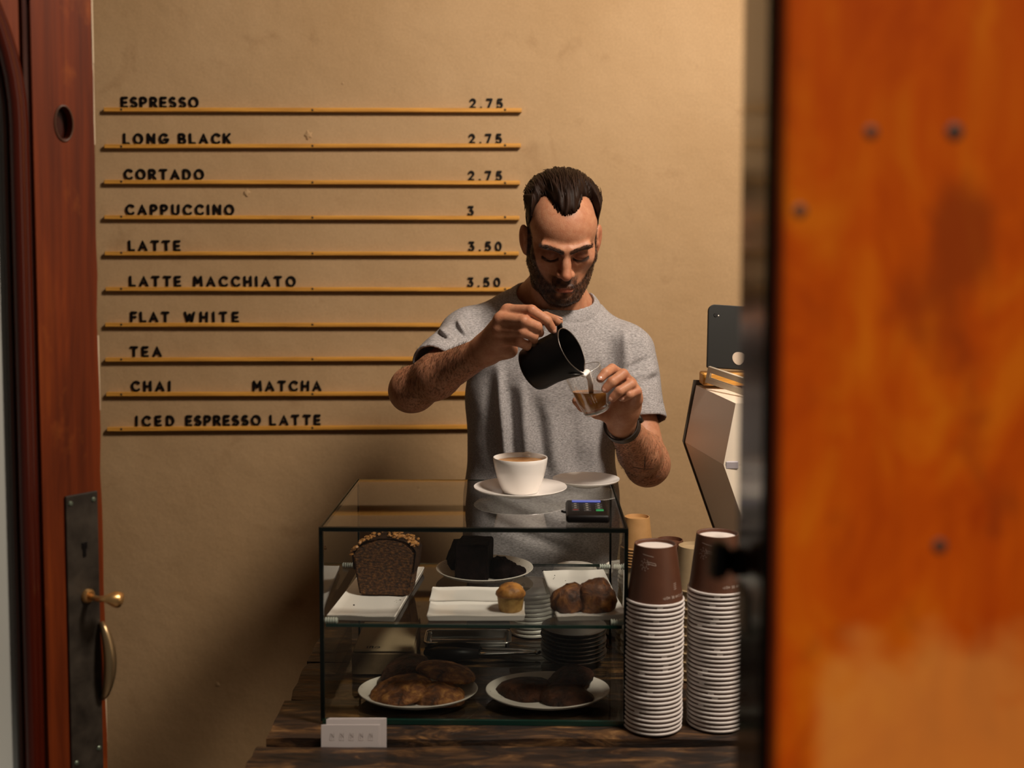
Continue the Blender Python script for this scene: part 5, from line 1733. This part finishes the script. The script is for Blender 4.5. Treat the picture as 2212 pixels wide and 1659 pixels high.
def pobj(name, me, m, par=None):
    me.transform(Matrix.Translation(-PO))
    if not me.materials: me.materials.append(m)
    o = bpy.data.objects.new(name, me); COL.objects.link(o); o.parent = par or person
    return o
body_o = pobj('body', sme, M_SKIN)

# finger nails
mn = mat('finger_nail', (0.52, 0.27, 0.19), 0.25, coat=0.4)
for a, b, nrm, w in NAILS:
    a, b = Vector(a), Vector(b)
    t = (b-a).normalized(); nrm = Vector(nrm); nrm = (nrm-t*nrm.dot(t)).normalized(); sd = t.cross(nrm)
    bm_ = bmesh.new()
    bmesh.ops.create_uvsphere(bm_, u_segments=14, v_segments=8, radius=1)
    M4 = Matrix((sd*w*0.82, t*w*1.15, nrm*w*0.42)).transposed().to_4x4()
    M4.translation = b+t*w*0.25+nrm*w*0.98
    bmesh.ops.transform(bm_, matrix=M4, verts=bm_.verts)
    me = bpy.data.meshes.new('finger_nail'); bm_.to_mesh(me); bm_.free()
    me.polygons.foreach_set('use_smooth', [True]*len(me.polygons))
    pobj('finger_nail', me, mn, None)

# ------------------------------------------------------------------ hair
M_HAIR = mat_noise('dark_brown_hair', [(0.35, (0.006, 0.0025, 0.0015)), (0.7, (0.022, 0.009, 0.0045))], 130, (1, 0.2, 0.2), rough=0.6, bstr=0.3, bdist=0.002, spec=0.15)
def hair_thick(q):
    z = q[:, 2]; ax = np.abs(q[:, 0])
    top = sstep(0.055, 0.105, z)
    front = sstep(0.02, -0.05, q[:, 1])
    phi = np.degrees(np.arctan2(z-0.03, -(q[:, 1]-0.01)))
    phi = np.where(phi < -90, phi+360, phi)
    rise = sstep(-4, 26, phi-np.interp(ax, HLX, HLP))
    return 0.0025+0.0160*top*(0.18+0.82*rise)
def hair_f(p):
    q = to_head(p)
    x, y, z = q[:, 0], q[:, 1], q[:, 2]
    d = smin(CRAN[0](q), FORE[0](q), 0.02)
    groove = 0.0016*np.sin(x*420+6*np.sin(y*30)+2*np.sin(z*40))*sstep(0.05, 0.10, z)+0.0012*np.sin(x*210+9*y+4)*sstep(0.05, 0.1, z)
    d = d-hair_thick(q)+groove
    phi = np.degrees(np.arctan2(z-0.03, -(y-0.01)))
    phi = np.where(phi < -90, phi+360, phi)
    hl = np.interp(np.abs(x), HLX, HLP)+3.0*np.sin(x*260)
    reg = (hl-phi)*0.0013
    reg2 = (phi-232)*0.0014
    d = smax(d, reg, 0.010)
    d = smax(d, reg2, 0.006)
    low = np.where(np.abs(x) > 0.055, 0.012-z, -0.1)          # clear of the ears
    d = smax(d, np.where(y > -0.012, low, -0.1).astype(np.float32), 0.004)
    return d
hf_ = Field(); hf_.add((hair_f, HO, 0.2), 0.001)
hv, hq = polygonise(hf_, HO-0.17, HO+0.19, 0.0022)
hme, hv = mesh_np('hair', hv, hq, 1)
hair_o = pobj('hair', hme, M_HAIR)
# combed strands over the hair mass
def hair_radius(dirs):
    """distance from the head centre to the hair surface along directions (head frame)"""
    c = np.array([0, 0.01, 0.03], np.float32)
    lo_ = np.full(len(dirs), 0.03, np.float32); hi_ = np.full(len(dirs), 0.16, np.float32)
    for _ in range(22):
        md = (lo_+hi_)/2
        q = c+dirs*md[:, None]
        d = smin(CRAN[0](q), FORE[0](q), 0.02)-hair_thick(q)
        hi_ = np.where(d > 0, md, hi_); lo_ = np.where(d > 0, lo_, md)
    return (lo_+hi_)/2
rr = random.Random(12)
SV, SF = [], []
n_ = 9
spec_ = []
for k in range(760):
    xs = rr.uniform(-0.070, 0.070)
    p0 = np.interp(abs(xs), HLX, HLP)+rr.choice([rr.uniform(-2, 5), rr.uniform(0, 60)])
    if abs(xs) > 0.058: p0 = max(p0, 30)
    ln = rr.uniform(45, 95)
    ph = np.radians(np.linspace(p0, min(p0+ln, 175), n_))
    drift = rr.uniform(-0.010, 0.010)
    sx = np.clip((xs+drift*np.linspace(0, 1, n_)**1.3)/0.088, -0.86, 0.86)
    spec_.append((p0, np.stack([sx, -np.cos(ph)*np.sqrt(1-sx**2), np.sin(ph)*np.sqrt(1-sx**2)], 1).astype(np.float32)))
RAD = hair_radius(np.concatenate([d_ for _, d_ in spec_])).reshape(-1, n_)
for (p0, dirs), rad in zip(spec_, RAD):
    lift = np.linspace(-0.006 if p0 < 80 else -0.002, rr.uniform(-0.0005, 0.0050), n_)
    wv = 0.0012*np.sin(np.linspace(0, rr.uniform(2, 6), n_)+rr.uniform(0, 6))
    P = np.array([0, 0.01, 0.03])+dirs*(rad+lift+wv)[:, None]
    pts = [from_head(v) for v in P]
    r0 = rr.uniform(0.0007, 0.0016)
    v_, f_ = tube(pts, [r0*0.6]+[r0]*(n_-3)+[r0*0.6, r0*0.15], 5)
    o = len(SV); SV += v_; SF += [tuple(i+o for i in g) for g in f_]
me = bpy.data.meshes.new('hair_strands'); me.from_pydata([tuple(v) for v in SV], [], SF)
me.polygons.foreach_set('use_smooth', [True]*len(me.polygons))
so = pobj('hair_strands', me, mat('hair_strand', (0.016, 0.0065, 0.003), 0.5, spec=0.2), hair_o)
so['kind'] = 'stuff'

# beard, eyebrows and lashes as short hairs
def short_hairs(name, roots, dirs, lens, r, m, par):
    HV_, HF_ = [], []
    for P0, d_, ln in zip(roots, dirs, lens):
        P0, d_ = Vector(P0), Vector(d_)
        v_, f_ = tube([P0-d_*0.001, P0+d_*ln*0.5, P0+d_*ln], [r, r*0.9, r*0.25], 3, caps=False)
        o_ = len(HV_); HV_ += v_; HF_ += [tuple(i_+o_ for i_ in g) for g in f_]
    me = bpy.data.meshes.new(name); me.from_pydata([tuple(v) for v in HV_], [], HF_)
    o_ = pobj(name, me, m, par); o_['kind'] = 'stuff'
    return o_
m_beard = mat('beard_hair', (0.018, 0.0075, 0.0035), 0.5, spec=0.3)
cand = np.where((BEARD_W > 0.55) & (HEADQ[:, 1] < 0.02))[0]
pick = RNG.choice(cand, min(4200, len(cand)), replace=False)
cen = np.array([0, -0.02, -0.04])
dl = HEADQ[pick]-cen
dl /= np.linalg.norm(dl, axis=1)[:, None]
dl = dl*0.55+np.array([0, -0.15, -0.8])+RNG.normal(0, 0.28, dl.shape)
dl /= np.linalg.norm(dl, axis=1)[:, None]
dw = dl @ HMn.T
short_hairs('beard_hair', SKINV[pick], dw, RNG.uniform(0.0015, 0.0034, len(pick)), 0.00027, m_beard, body_o)
for s in (-1, 1):
    br = np.array([(s*0.010, -0.100, 0.0245), (s*0.030, -0.096, 0.0305), (s*0.050, -0.080, 0.0315)])
    d1 = np.full(len(HEADQ), 9.0)
    for i in range(2):
        a, b = br[i], br[i+1]
        t = np.clip(((HEADQ-a) @ (b-a))/((b-a) @ (b-a)), 0, 1)
        d1 = np.minimum(d1, np.linalg.norm(HEADQ-(a+t[:, None]*(b-a)), axis=1))
    c_ = np.where(d1 < 0.0052)[0]
    if len(c_) == 0: continue
    c_ = RNG.choice(c_, min(170, len(c_)), replace=False)
    dl = np.tile(np.array([[s*0.85, 0.05, 0.30]]), (len(c_), 1))+RNG.normal(0, 0.22, (len(c_), 3))+np.array([0, -0.35, 0])
    dl /= np.linalg.norm(dl, axis=1)[:, None]
    short_hairs('eyebrow', SKINV[c_], dl @ HMn.T, RNG.uniform(0.0035, 0.006, len(c_)), 0.00028, m_beard, body_o)
    lp = np.array(LASH[s])
    tt = np.linspace(0, 1, 46)
    idx = tt*(len(lp)-1); i0 = np.minimum(idx.astype(int), len(lp)-2); fr_ = (idx-i0)[:, None]
    P = lp[i0]*(1-fr_)+lp[i0+1]*fr_
    dl = np.stack([s*(tt-0.35)*0.6, np.full(46, -0.9), np.full(46, -0.45)], 1)
    dl /= np.linalg.norm(dl, axis=1)[:, None]
    PW = np.array([tuple(from_head(v)) for v in P])
    short_hairs('eyelashes', PW, dl @ HMn.T, np.full(46, 0.006), 0.00045, m_beard, body_o)

# ------------------------------------------------------------------ T-shirt
shirt = Field()
S = shirt.add
S(f_ell((0.066, 2.572, 1.300), (0.170, 0.118, 0.20)), 0.02)
S(f_ell((0.066, 2.578, 1.02), (0.176, 0.122, 0.40)), 0.05)
RSs, LSs = at(1012, 726, 2.56), at(1338, 754, 2.56)
S(f_cone(RSs, LSs, 0.054, 0.054), 0.045)
S(f_cone((0.035, 2.592, 1.505), RSs+Vector((0.01, 0, 0.006)), 0.050, 0.047), 0.035)
S(f_cone((0.150, 2.592, 1.480), LSs+Vector((-0.01, 0, 0.006)), 0.050, 0.047), 0.035)
S(f_cone((0.094, 2.55, 1.47), (0.080, 2.55, 1.36), 0.088, 0.10), 0.05)
# sleeves
ru = (RE-RS).normalized(); lu = (LE-LS).normalized()
RHem = RS.lerp(RE, 0.58); LHem = LS.lerp(LE, 0.60)
S(f_cone(RS+Vector((0.004, 0, -0.006)), RHem+ru*0.03, 0.053, 0.050), 0.03)
S(f_cone(LS+Vector((-0.006, 0, -0.008)), LHem+Vector((-0.004, 0, 0))+lu*0.04, 0.054, 0.0585), 0.03)
def half(p0, n):
    p0, n = V3(p0), V3(n)
    return (lambda p: -((p-p0) @ n)), p0, 10.0
# cut the sleeve ends off flat, only near each arm
def sleeve_cut(hem, u, rad):
    h, uu = V3(hem), V3(u)
    def f(p):
        q_ = p-h
        t = q_ @ uu
        d = np.linalg.norm(q_-t[:, None]*uu, axis=1)
        return np.maximum(-t, np.maximum(d-rad, t-0.10))
    return f, h, 0.16
# folds
def ridge(px0, py0, px1, py1, Y, w, amp):
    return (V3(at(px0, py0, Y)), V3(at(px1, py1, Y)), w, amp)
RIDGES = [
    ridge(1075, 800, 1092, 1010, 2.455, 0.012, 0.0180), ridge(1103, 850, 1118, 1030, 2.455, 0.010, -0.0085), ridge(1128, 840, 1138, 1000, 2.455, 0.012, 0.0150),
    ridge(1160, 870, 1175, 1010, 2.455, 0.012, -0.0085), ridge(1190, 900, 1205, 1030, 2.455, 0.016, 0.0088), ridge(1050, 820, 1058, 1000, 2.46, 0.011, -0.0085),
    ridge(1235, 900, 1250, 1060, 2.455, 0.015, -0.0079), ridge(1280, 900, 1295, 1060, 2.46, 0.015, 0.0070),
    ridge(1300, 720, 1302, 800, 2.46, 0.009, 0.0088), ridge(1318, 700, 1330, 800, 2.46, 0.009, -0.0085), ridge(1270, 715, 1262, 800, 2.455, 0.010, -0.0070), ridge(1350, 690, 1352, 800, 2.47, 0.010, 0.0088),
    ridge(1348, 800, 1400, 775, 2.47, 0.008, -0.0085), ridge(1352, 815, 1415, 800, 2.47, 0.008, 0.0088), ridge(1355, 832, 1418, 815, 2.47, 0.007, -0.0070),
    ridge(958, 678, 1005, 735, 2.46, 0.0065, -0.0085), ridge(945, 705, 995, 742, 2.45, 0.0060, 0.0105), ridge(940, 716, 985, 748, 2.44, 0.0060, -0.0085),
    ridge(932, 735, 975, 755, 2.42, 0.0060, 0.0088), ridge(925, 745, 965, 752, 2.42, 0.0055, -0.0085), ridge(972, 665, 1008, 720, 2.47, 0.0070, 0.0105),
    ridge(1000, 655, 1018, 735, 2.48, 0.0050, -0.0085), ridge(1045, 640, 1078, 690, 2.48, 0.0060, -0.0085), ridge(1035, 650, 1062, 700, 2.48, 0.0080, 0.0070),
    ridge(1040, 1060, 1330, 1170, 2.46, 0.016, 0.0070), ridge(1020, 1110, 1300, 1220, 2.46, 0.014, -0.0070), ridge(1120, 1040, 1340, 1090, 2.46, 0.012, -0.0053),
]
NHC = V3((0.097, 2.556, 1.526))                 # centre of the neck opening
NHA = V3(Vector((0.0, -0.50, 0.866)).normalized())
NHX = V3((1, 0, 0)); NHY = np.cross(NHA, NHX)
def neck_rad(p):
    q_ = p-NHC
    u = q_ @ NHX; v = q_ @ NHY; t = q_ @ NHA
    return np.sqrt(((u+0.002)/0.085)**2+(v/0.090)**2), t
def shirt_warp(p, d, c=None, rad=None):
    e = np.zeros(len(p), np.float32)
    near = np.abs(d) < 0.018
    if near.any():
        pn = p[near]
        s_ = np.zeros(len(pn), np.float32)
        for a, b, w, amp in RIDGES:
            ba = b-a
            if c is not None:
                t = np.clip((c-a) @ ba/float(ba @ ba), 0, 1)
                v = c-(a+t*ba); v[1] *= 0.35
                if np.linalg.norm(v) > rad+2.6*w: continue
            t = np.clip((pn-a) @ ba/float(ba @ ba), 0, 1)
            dd = pn-(a+t[:, None]*ba)
            dd[:, 1] *= 0.35
            taper = np.sin(np.pi*np.clip(t*0.9+0.05, 0, 1))**0.5
            s_ += amp*taper*np.exp(-(dd*dd).sum(1)/(w*w))
        s_ += 0.0016*np.sin(pn[:, 0]*55+pn[:, 2]*21)*np.sin(pn[:, 2]*38+pn[:, 1]*30)
        rn, t = neck_rad(pn)
        band = np.exp(-((rn-1.21)/0.018)**2)
        s_ -= 0.0022*band
        e[near] = s_
    return d-e
shirt.warp(shirt_warp)
# neck opening
def neck_hole(p):
    rn, t = neck_rad(p)
    return np.maximum((rn-1.0)*0.088, -t-0.045)
shirt.cut((neck_hole, NHC, 0.25), 0.004)
shirt.cut(sleeve_cut(RHem+ru*0.006, ru, 0.095), 0.004)
shirt.cut(sleeve_cut(LHem+lu*0.010, lu, 0.080), 0.004)
# hollow the sleeve mouths
shirt.cut(f_cone(RHem-ru*0.012, RHem+ru*0.05, 0.044, 0.045), 0.003)
shirt.cut(f_cone(LHem-lu*0.012, LHem+lu*0.05, 0.049, 0.050), 0.003)
shirt.cut(half((0, 0, 0.835), (0, 0, -1)), 0.01)
tv, tq = polygonise(shirt, (-0.28, 2.28, 0.80), (0.38, 2.75, 1.60), 0.0030)
tme, tv = mesh_np('t_shirt', tv, tq, 1)
def jersey():
    m, nt, p = _principled('heather_jersey')
    tc = nt.nodes.new('ShaderNodeTexCoord')
    o = tc.outputs['Object']
    n = tex(nt, 'Noise', o, 560, (0.26, 0.6, 1.2), Detail=3.0, Roughness=0.75)
    c = ramp(nt, n.outputs['Fac'], [(0.34, (0.165, 0.157, 0.158)), (0.5, (0.295, 0.282, 0.283)), (0.66, (0.44, 0.42, 0.42))]).outputs[0]
    nt.links.new(c, p.inputs['Base Color'])
    p.inputs['Roughness'].default_value = 0.9
    p.inputs['Specular IOR Level'].default_value = 0.15
    w = tex(nt, 'Noise', o, 18, Detail=4.0)
    bump(nt, p, w.outputs['Fac'], 0.25, 0.01)
    return m
shirt_o = pobj('t_shirt', tme, jersey())
# trousers and shoes (behind the counter)
tr = Field()
tr.add(f_ell((0.066, 2.585, 0.86), (0.165, 0.112, 0.12)), 0.02)
for s in (-1, 1):
    tr.add(f_cone((0.066+s*0.085, 2.585, 0.82), (0.066+s*0.10, 2.58, 0.48), 0.085, 0.062), 0.03)
    tr.add(f_cone((0.066+s*0.10, 2.58, 0.48), (0.066+s*0.11, 2.60, 0.07), 0.062, 0.048), 0.02)
rv_, rq_ = polygonise(tr, (-0.2, 2.4, 0.0), (0.35, 2.75, 1.02), 0.008)
rme, rv_ = mesh_np('trousers', rv_, rq_, 1)
pobj('trousers', rme, mat('dark_denim', (0.02, 0.02, 0.028), 0.85))
for s in (-1, 1):
    sh_ = Field()
    sh_.add(f_cone((0.066+s*0.11, 2.635, 0.045), (0.066+s*0.115, 2.47, 0.036), 0.044, 0.036), 0.02)
    sh_.add(f_ell((0.066+s*0.11, 2.61, 0.075), (0.048, 0.055, 0.05)), 0.02)
    sh_.cut(half((0, 0, 0.002), (0, 0, -1)), 0.003)
    a_, b_ = polygonise(sh_, (0.066+s*0.11-0.08, 2.40, -0.02), (0.066+s*0.11+0.08, 2.72, 0.16), 0.006)
    m_, a_ = mesh_np('shoe', a_, b_, 1)
    pobj('shoe', m_, M_BLACK)

# tattoo strokes laid on the skin of the left forearm
def project_skin(P):
    """walk a point onto the skin surface along -y (towards the street)"""
    p = np.array(P, np.float32)
    ys = np.linspace(P[1]-0.12, P[1]+0.12, 400).astype(np.float32)
    pts = np.stack([np.full(400, p[0]), ys, np.full(400, p[2])], 1).astype(np.float32)
    # keep the pixel: scale x and z with depth from the camera
    k = ys/p[1]
    pts[:, 0] = p[0]*k; pts[:, 2] = CAMZ+(p[2]-CAMZ)*k
    d = skin(pts)
    i = np.argmax(d < 0)
    return Vector(pts[i])
def skin_line(name, pxs, m, r=0.0013):
    pts = []
    for i in range(len(pxs)-1):
        for t in np.linspace(0, 1, 9)[(1 if i else 0):]:
            px = pxs[i][0]+(pxs[i+1][0]-pxs[i][0])*t; py = pxs[i][1]+(pxs[i+1][1]-pxs[i][1])*t
            pts.append(project_skin(at(px, py, 2.40)))
    v_, f_ = tube(pts, r, 5, flat=0.3, up=(0, -1, 0))
    me = bpy.data.meshes.new(name); me.from_pydata([tuple(v) for v in v_], [], f_)
    pobj(name, me, m, body_o)
m_ink = mat('tattoo_ink', (0.045, 0.020, 0.014), 0.5)
skin_line('tattoo_stroke', [(1393, 985), (1392, 1014)], m_ink)
skin_line('tattoo_stroke', [(1366, 1008), (1392, 1013), (1412, 1012)], m_ink)

# fine hair on the forearms
rr = random.Random(77)
HV, HF = [], []
for a, b, ru_, n_ in ((RE, RW, 0.042, 1900), (LE, LWr, 0.043, 1400)):
    axd = (b-a).normalized()
    side = Vector((0, -1, 0)); side = (side-axd*side.dot(axd)).normalized(); oth = axd.cross(side)
    seeds = [(rr.uniform(0.02, 0.86), rr.uniform(-1.7, 1.7)) for _ in range(n_)]
    C0_ = np.array([tuple(a.lerp(b, t)) for t, th_ in seeds], np.float32)
    N0_ = np.array([tuple(side*math.cos(th_)+oth*math.sin(th_)) for t, th_ in seeds], np.float32)
    lo_ = np.full(n_, 0.015, np.float32); hi_ = np.full(n_, 0.07, np.float32)
    for _ in range(12):
        md = (lo_+hi_)/2
        ins_ = skin(C0_+N0_*md[:, None], V3((a+b)/2), 0.17) < 0
        lo_ = np.where(ins_, md, lo_); hi_ = np.where(ins_, hi_, md)
    for k in range(n_):
        nrm = Vector(N0_[k]); P0 = Vector(C0_[k])+nrm*float(hi_[k])
        dirv = (axd*rr.uniform(0.5, 1.0)+oth*rr.uniform(-0.8, -0.1)+nrm*rr.uniform(0.05, 0.22)).normalized()
        ln = rr.uniform(0.005, 0.011)
        P1 = P0+dirv*ln*0.5; P2 = P0+dirv*ln-nrm*ln*0.2
        v_, f_ = tube([P0-nrm*0.0006, P1, P2], [0.00016, 0.00015, 0.00005], 3, caps=False)
        o = len(HV); HV += v_; HF += [tuple(i_+o for i_ in g) for g in f_]
me = bpy.data.meshes.new('forearm_hair'); me.from_pydata([tuple(v) for v in HV], [], HF)
o = pobj('forearm_hair', me, mat('arm_hair', (0.05, 0.022, 0.010), 0.5), body_o); o['kind'] = 'stuff'

# ------------------------------------------------------------------ wristwatch
wd = (LWr-LE).normalized()
wc = LWr-wd*0.012
watch = thing('wristwatch', 'dark strapped wristwatch on the man’s left wrist'.replace('’', "'"), 'watch', wc)
wq = wd.to_track_quat('Z', 'Y')
bpts = []
for t in np.linspace(0, 2*math.pi, 41)[:-1]:
    bpts.append(wq @ Vector((math.cos(t)*0.0325, math.sin(t)*0.0325, 0)))
V_, F_ = [], []
for i, p_ in enumerate(bpts):
    nrm = p_.normalized()
    for du, dr in ((-0.0095, 0), (0.0095, 0), (0.0095, 0.0026), (-0.0095, 0.0026)): V_.append(p_+wd*du+nrm*dr)
for i in range(40):
    j = (i+1) % 40
    for k in range(4): F_.append((i*4+k, j*4+k, j*4+(k+1) % 4, i*4+(k+1) % 4))
obj('strap', (V_, F_), mat('dark_leather', (0.022, 0.017, 0.014), 0.45), watch, True, 30)
fd = (at(1374, 893, 2.215)-LWr); fd = (fd-wd*fd.dot(wd)).normalized()
b = lathe([(0, 0.009), (0.015, 0.009), (0.0165, 0.0075), (0.0170, 0.003), (0.0165, 0)], 28)
M4 = Matrix.Translation(fd*0.031) @ fd.to_track_quat('Z', 'Y').to_matrix().to_4x4()
bmesh.ops.transform(b, matrix=M4, verts=b.verts)
obj('watch_case', b, mat('dark_steel', (0.12, 0.11, 0.10), 0.25, 0.9), watch, True, 40)
b = lathe([(0, 0.0093), (0.0135, 0.0093), (0.0138, 0.009)], 28)
bmesh.ops.transform(b, matrix=M4, verts=b.verts)
obj('dial', b, mat('black_dial', (0.01, 0.01, 0.01), 0.15), watch, True, 40)

# ------------------------------------------------------------------ milk jug
jr = at(1232, 755, 2.115); jb = at(1146, 800, 2.152)
jax = (jr-jb).normalized()
jlen = 0.094
jug = thing('milk_jug', 'matt black milk jug tilted in the man\'s right hand', 'jug', jb)
spout = at(1256, 790, 2.10)-jr
jx = (spout-jax*spout.dot(jax)).normalized()          # towards the spout
jy = jax.cross(jx)
JM = Matrix((jx, jy, jax)).transposed().to_4x4()
M_JUG = mat('matt_black_enamel', (0.0030, 0.0024, 0.0024), 0.5, spec=0.2)
R0 = 0.0435
prof = [(0, 0.0), (0.036, 0.0), (0.041, 0.003), (R0, 0.012), (R0*0.995, 0.04), (R0*0.985, 0.075), (R0*0.98, jlen), (R0*0.98-0.0016, jlen), (R0*0.965, 0.06), (R0*0.95, 0.012), (0.034, 0.003), (0, 0.003)]
b = lathe(prof, 56)
for v in b.verts:                                      # pull a spout out of the rim
    if v.co.z > 0.045:
        a = math.atan2(v.co.y, v.co.x)
        w = math.exp(-(a/0.33)**2)*((v.co.z-0.045)/(jlen-0.045))**1.6
        v.co.x += 0.0125*w; v.co.z += 0.006*w
bmesh.ops.transform(b, matrix=JM, verts=b.verts)
obj('body', b, M_JUG, jug, True, 50)
rimp = []
for t in np.linspace(0, 2*math.pi, 57)[:-1]:
    a = (t+math.pi) % (2*math.pi)-math.pi
    w = math.exp(-(a/0.33)**2)
    rimp.append(JM @ Vector(((R0*0.98-0.0008)*math.cos(a)+0.0125*w, (R0*0.98-0.0008)*math.sin(a), jlen+0.006*w)))
obj('rim', tube(rimp, 0.0010, 6, closed=True), mat('worn_steel_rim', (0.16, 0.14, 0.125), 0.35, 0.8), jug, True)
hpts = [(-0.041, 0, jlen-0.008), (-0.052, 0, jlen-0.004), (-0.066, 0, jlen-0.012), (-0.072, 0, jlen-0.030), (-0.070, 0, jlen-0.052), (-0.060, 0, jlen-0.068), (-0.041, 0, jlen-0.072)]
obj('handle', tube([JM @ Vector(p_) for p_ in hpts], 0.0062, 10, flat=0.45, up=jy), M_JUG, jug, True)
M_MILK = mat('steamed_milk', (0.88, 0.84, 0.80), 0.3)
# milk lying in the jug up to the spout
lip = Vector((R0*0.98+0.012, 0, jlen+0.004))
lev = (JM @ lip).z-0.0015
mv = []
ms = bmesh.new()
for zz in np.linspace(0.055, jlen+0.003, 12):
    r_ = R0*0.915
    ring_ = []
    for t in np.linspace(-0.42, 0.42, 13):
        w = math.exp(-(t/0.33)**2)*max(0, (zz-0.045)/(jlen-0.045))**1.6
        ring_.append(ms.verts.new(JM @ Vector((r_*math.cos(t)+0.0130*w, r_*math.sin(t), zz))))
    mv.append(ring_)
for i in range(11):
    for j in range(12): ms.faces.new((mv[i][j], mv[i+1][j], mv[i+1][j+1], mv[i][j+1]))
for v in ms.verts: v.co.z = min(v.co.z, lev+0.004)
obj('milk', ms, M_MILK, jug, True)
g0 = at(1256, 788, 2.11)-jb; g1 = at(1268, 803, 2.118)-jb; g2 = at(1275, 822, 2.138)-jb; g3 = at(1277, 848, 2.150)-jb
sp_ = JM @ Vector((R0*0.98+0.004, 0, jlen-0.004))
spx = JM @ lip
obj('milk_stream', tube([sp_, spx, spx.lerp(g1, 0.5)+Vector((0.002, 0, 0.003)), g1, g2, g3], [0.0050, 0.0064, 0.0064, 0.0060, 0.0052, 0.0046], 12, flat=0.8), M_MILK, jug, True)

# ------------------------------------------------------------------ glass of coffee
gb = at(1290, 889, 2.170); gt = at(1257, 799, 2.158)
gax = (gt-gb).normalized()
glen = (gt-gb).length
gl = thing('drinking_glass', 'clear tumbler of milky coffee held tilted in the man\'s left hand', 'glass', gb)
GQ = gax.to_track_quat('Z', 'Y').to_matrix().to_4x4()
rb_, rt_ = 0.0250, 0.0365
def tumbler(rb, rt, h, t):
    return lathe([(0, 0.0), (rb-0.002, 0.0), (rb, 0.002), (rb+(rt-rb)*0.45, h*0.32), (rb+(rt-rb)*0.80, h*0.7), (rt, h), (rt-t, h+0.0004), (rb+(rt-rb)*0.80-t, h*0.7), (rb+(rt-rb)*0.45-t, h*0.32), (rb-t, 0.010), (0, 0.009)], 48)
b = tumbler(rb_, rt_, glen, 0.0018)
bmesh.ops.transform(b, matrix=GQ, verts=b.verts)
mg, nt, p = _principled('clear_glass')
p.inputs['Transmission Weight'].default_value = 1.0
p.inputs['Roughness'].default_value = 0.0
p.inputs['IOR'].default_value = 1.45
p.inputs['Base Color'].default_value = (0.97, 0.98, 0.97, 1)
obj('tumbler', b, mat_thin_glass('tumbler_glass', (0.985, 0.985, 0.98), ior=1.6), gl, True, 60)
gm = mat('glass_rim_gleam', (0.42, 0.42, 0.40), 0.08, spec=0.8, coat=0.8)
rp_ = [GQ @ Vector(((rt_-0.0009)*math.cos(t), (rt_-0.0009)*math.sin(t), glen)) for t in np.linspace(0, 2*math.pi, 49)[:-1]]
obj('rim', tube(rp_, 0.0008, 6, closed=True), gm, gl, True)
rp_ = [GQ @ Vector(((rb_-0.0015)*math.cos(t), (rb_-0.0015)*math.sin(t), 0.0045)) for t in np.linspace(0, 2*math.pi, 49)[:-1]]
obj('foot_ring', tube(rp_, 0.0020, 6, closed=True), gm, gl, True)
# coffee: the inside of the tumbler cut by a level plane
lvl = at(1275, 846, 2.165).z-gb.z
b = lathe([(0, 0.0098), (rb_-0.0035, 0.0108), (rb_+(rt_-rb_)*0.45-0.0024, glen*0.32), (rb_+(rt_-rb_)*0.80-0.0024, glen*0.7), (rt_-0.0024, glen*0.98), (0, glen*0.98)], 48)
bmesh.ops.transform(b, matrix=GQ, verts=b.verts)
geom = b.verts[:]+b.edges[:]+b.faces[:]
res = bmesh.ops.bisect_plane(b, geom=geom, plane_co=(0, 0, lvl), plane_no=(0, 0, 1), clear_outer=True)
bmesh.ops.contextual_create(b, geom=[e for e in b.edges if e.is_boundary])
bmesh.ops.recalc_face_normals(b, faces=b.faces)
obj('coffee', b, mat_noise('milky_coffee', [(0.3, (0.30, 0.115, 0.022)), (0.7, (0.44, 0.20, 0.05))], 30, (1, 1, 2), rough=0.2, bstr=0.0, sub=0.1), gl, True, 40)
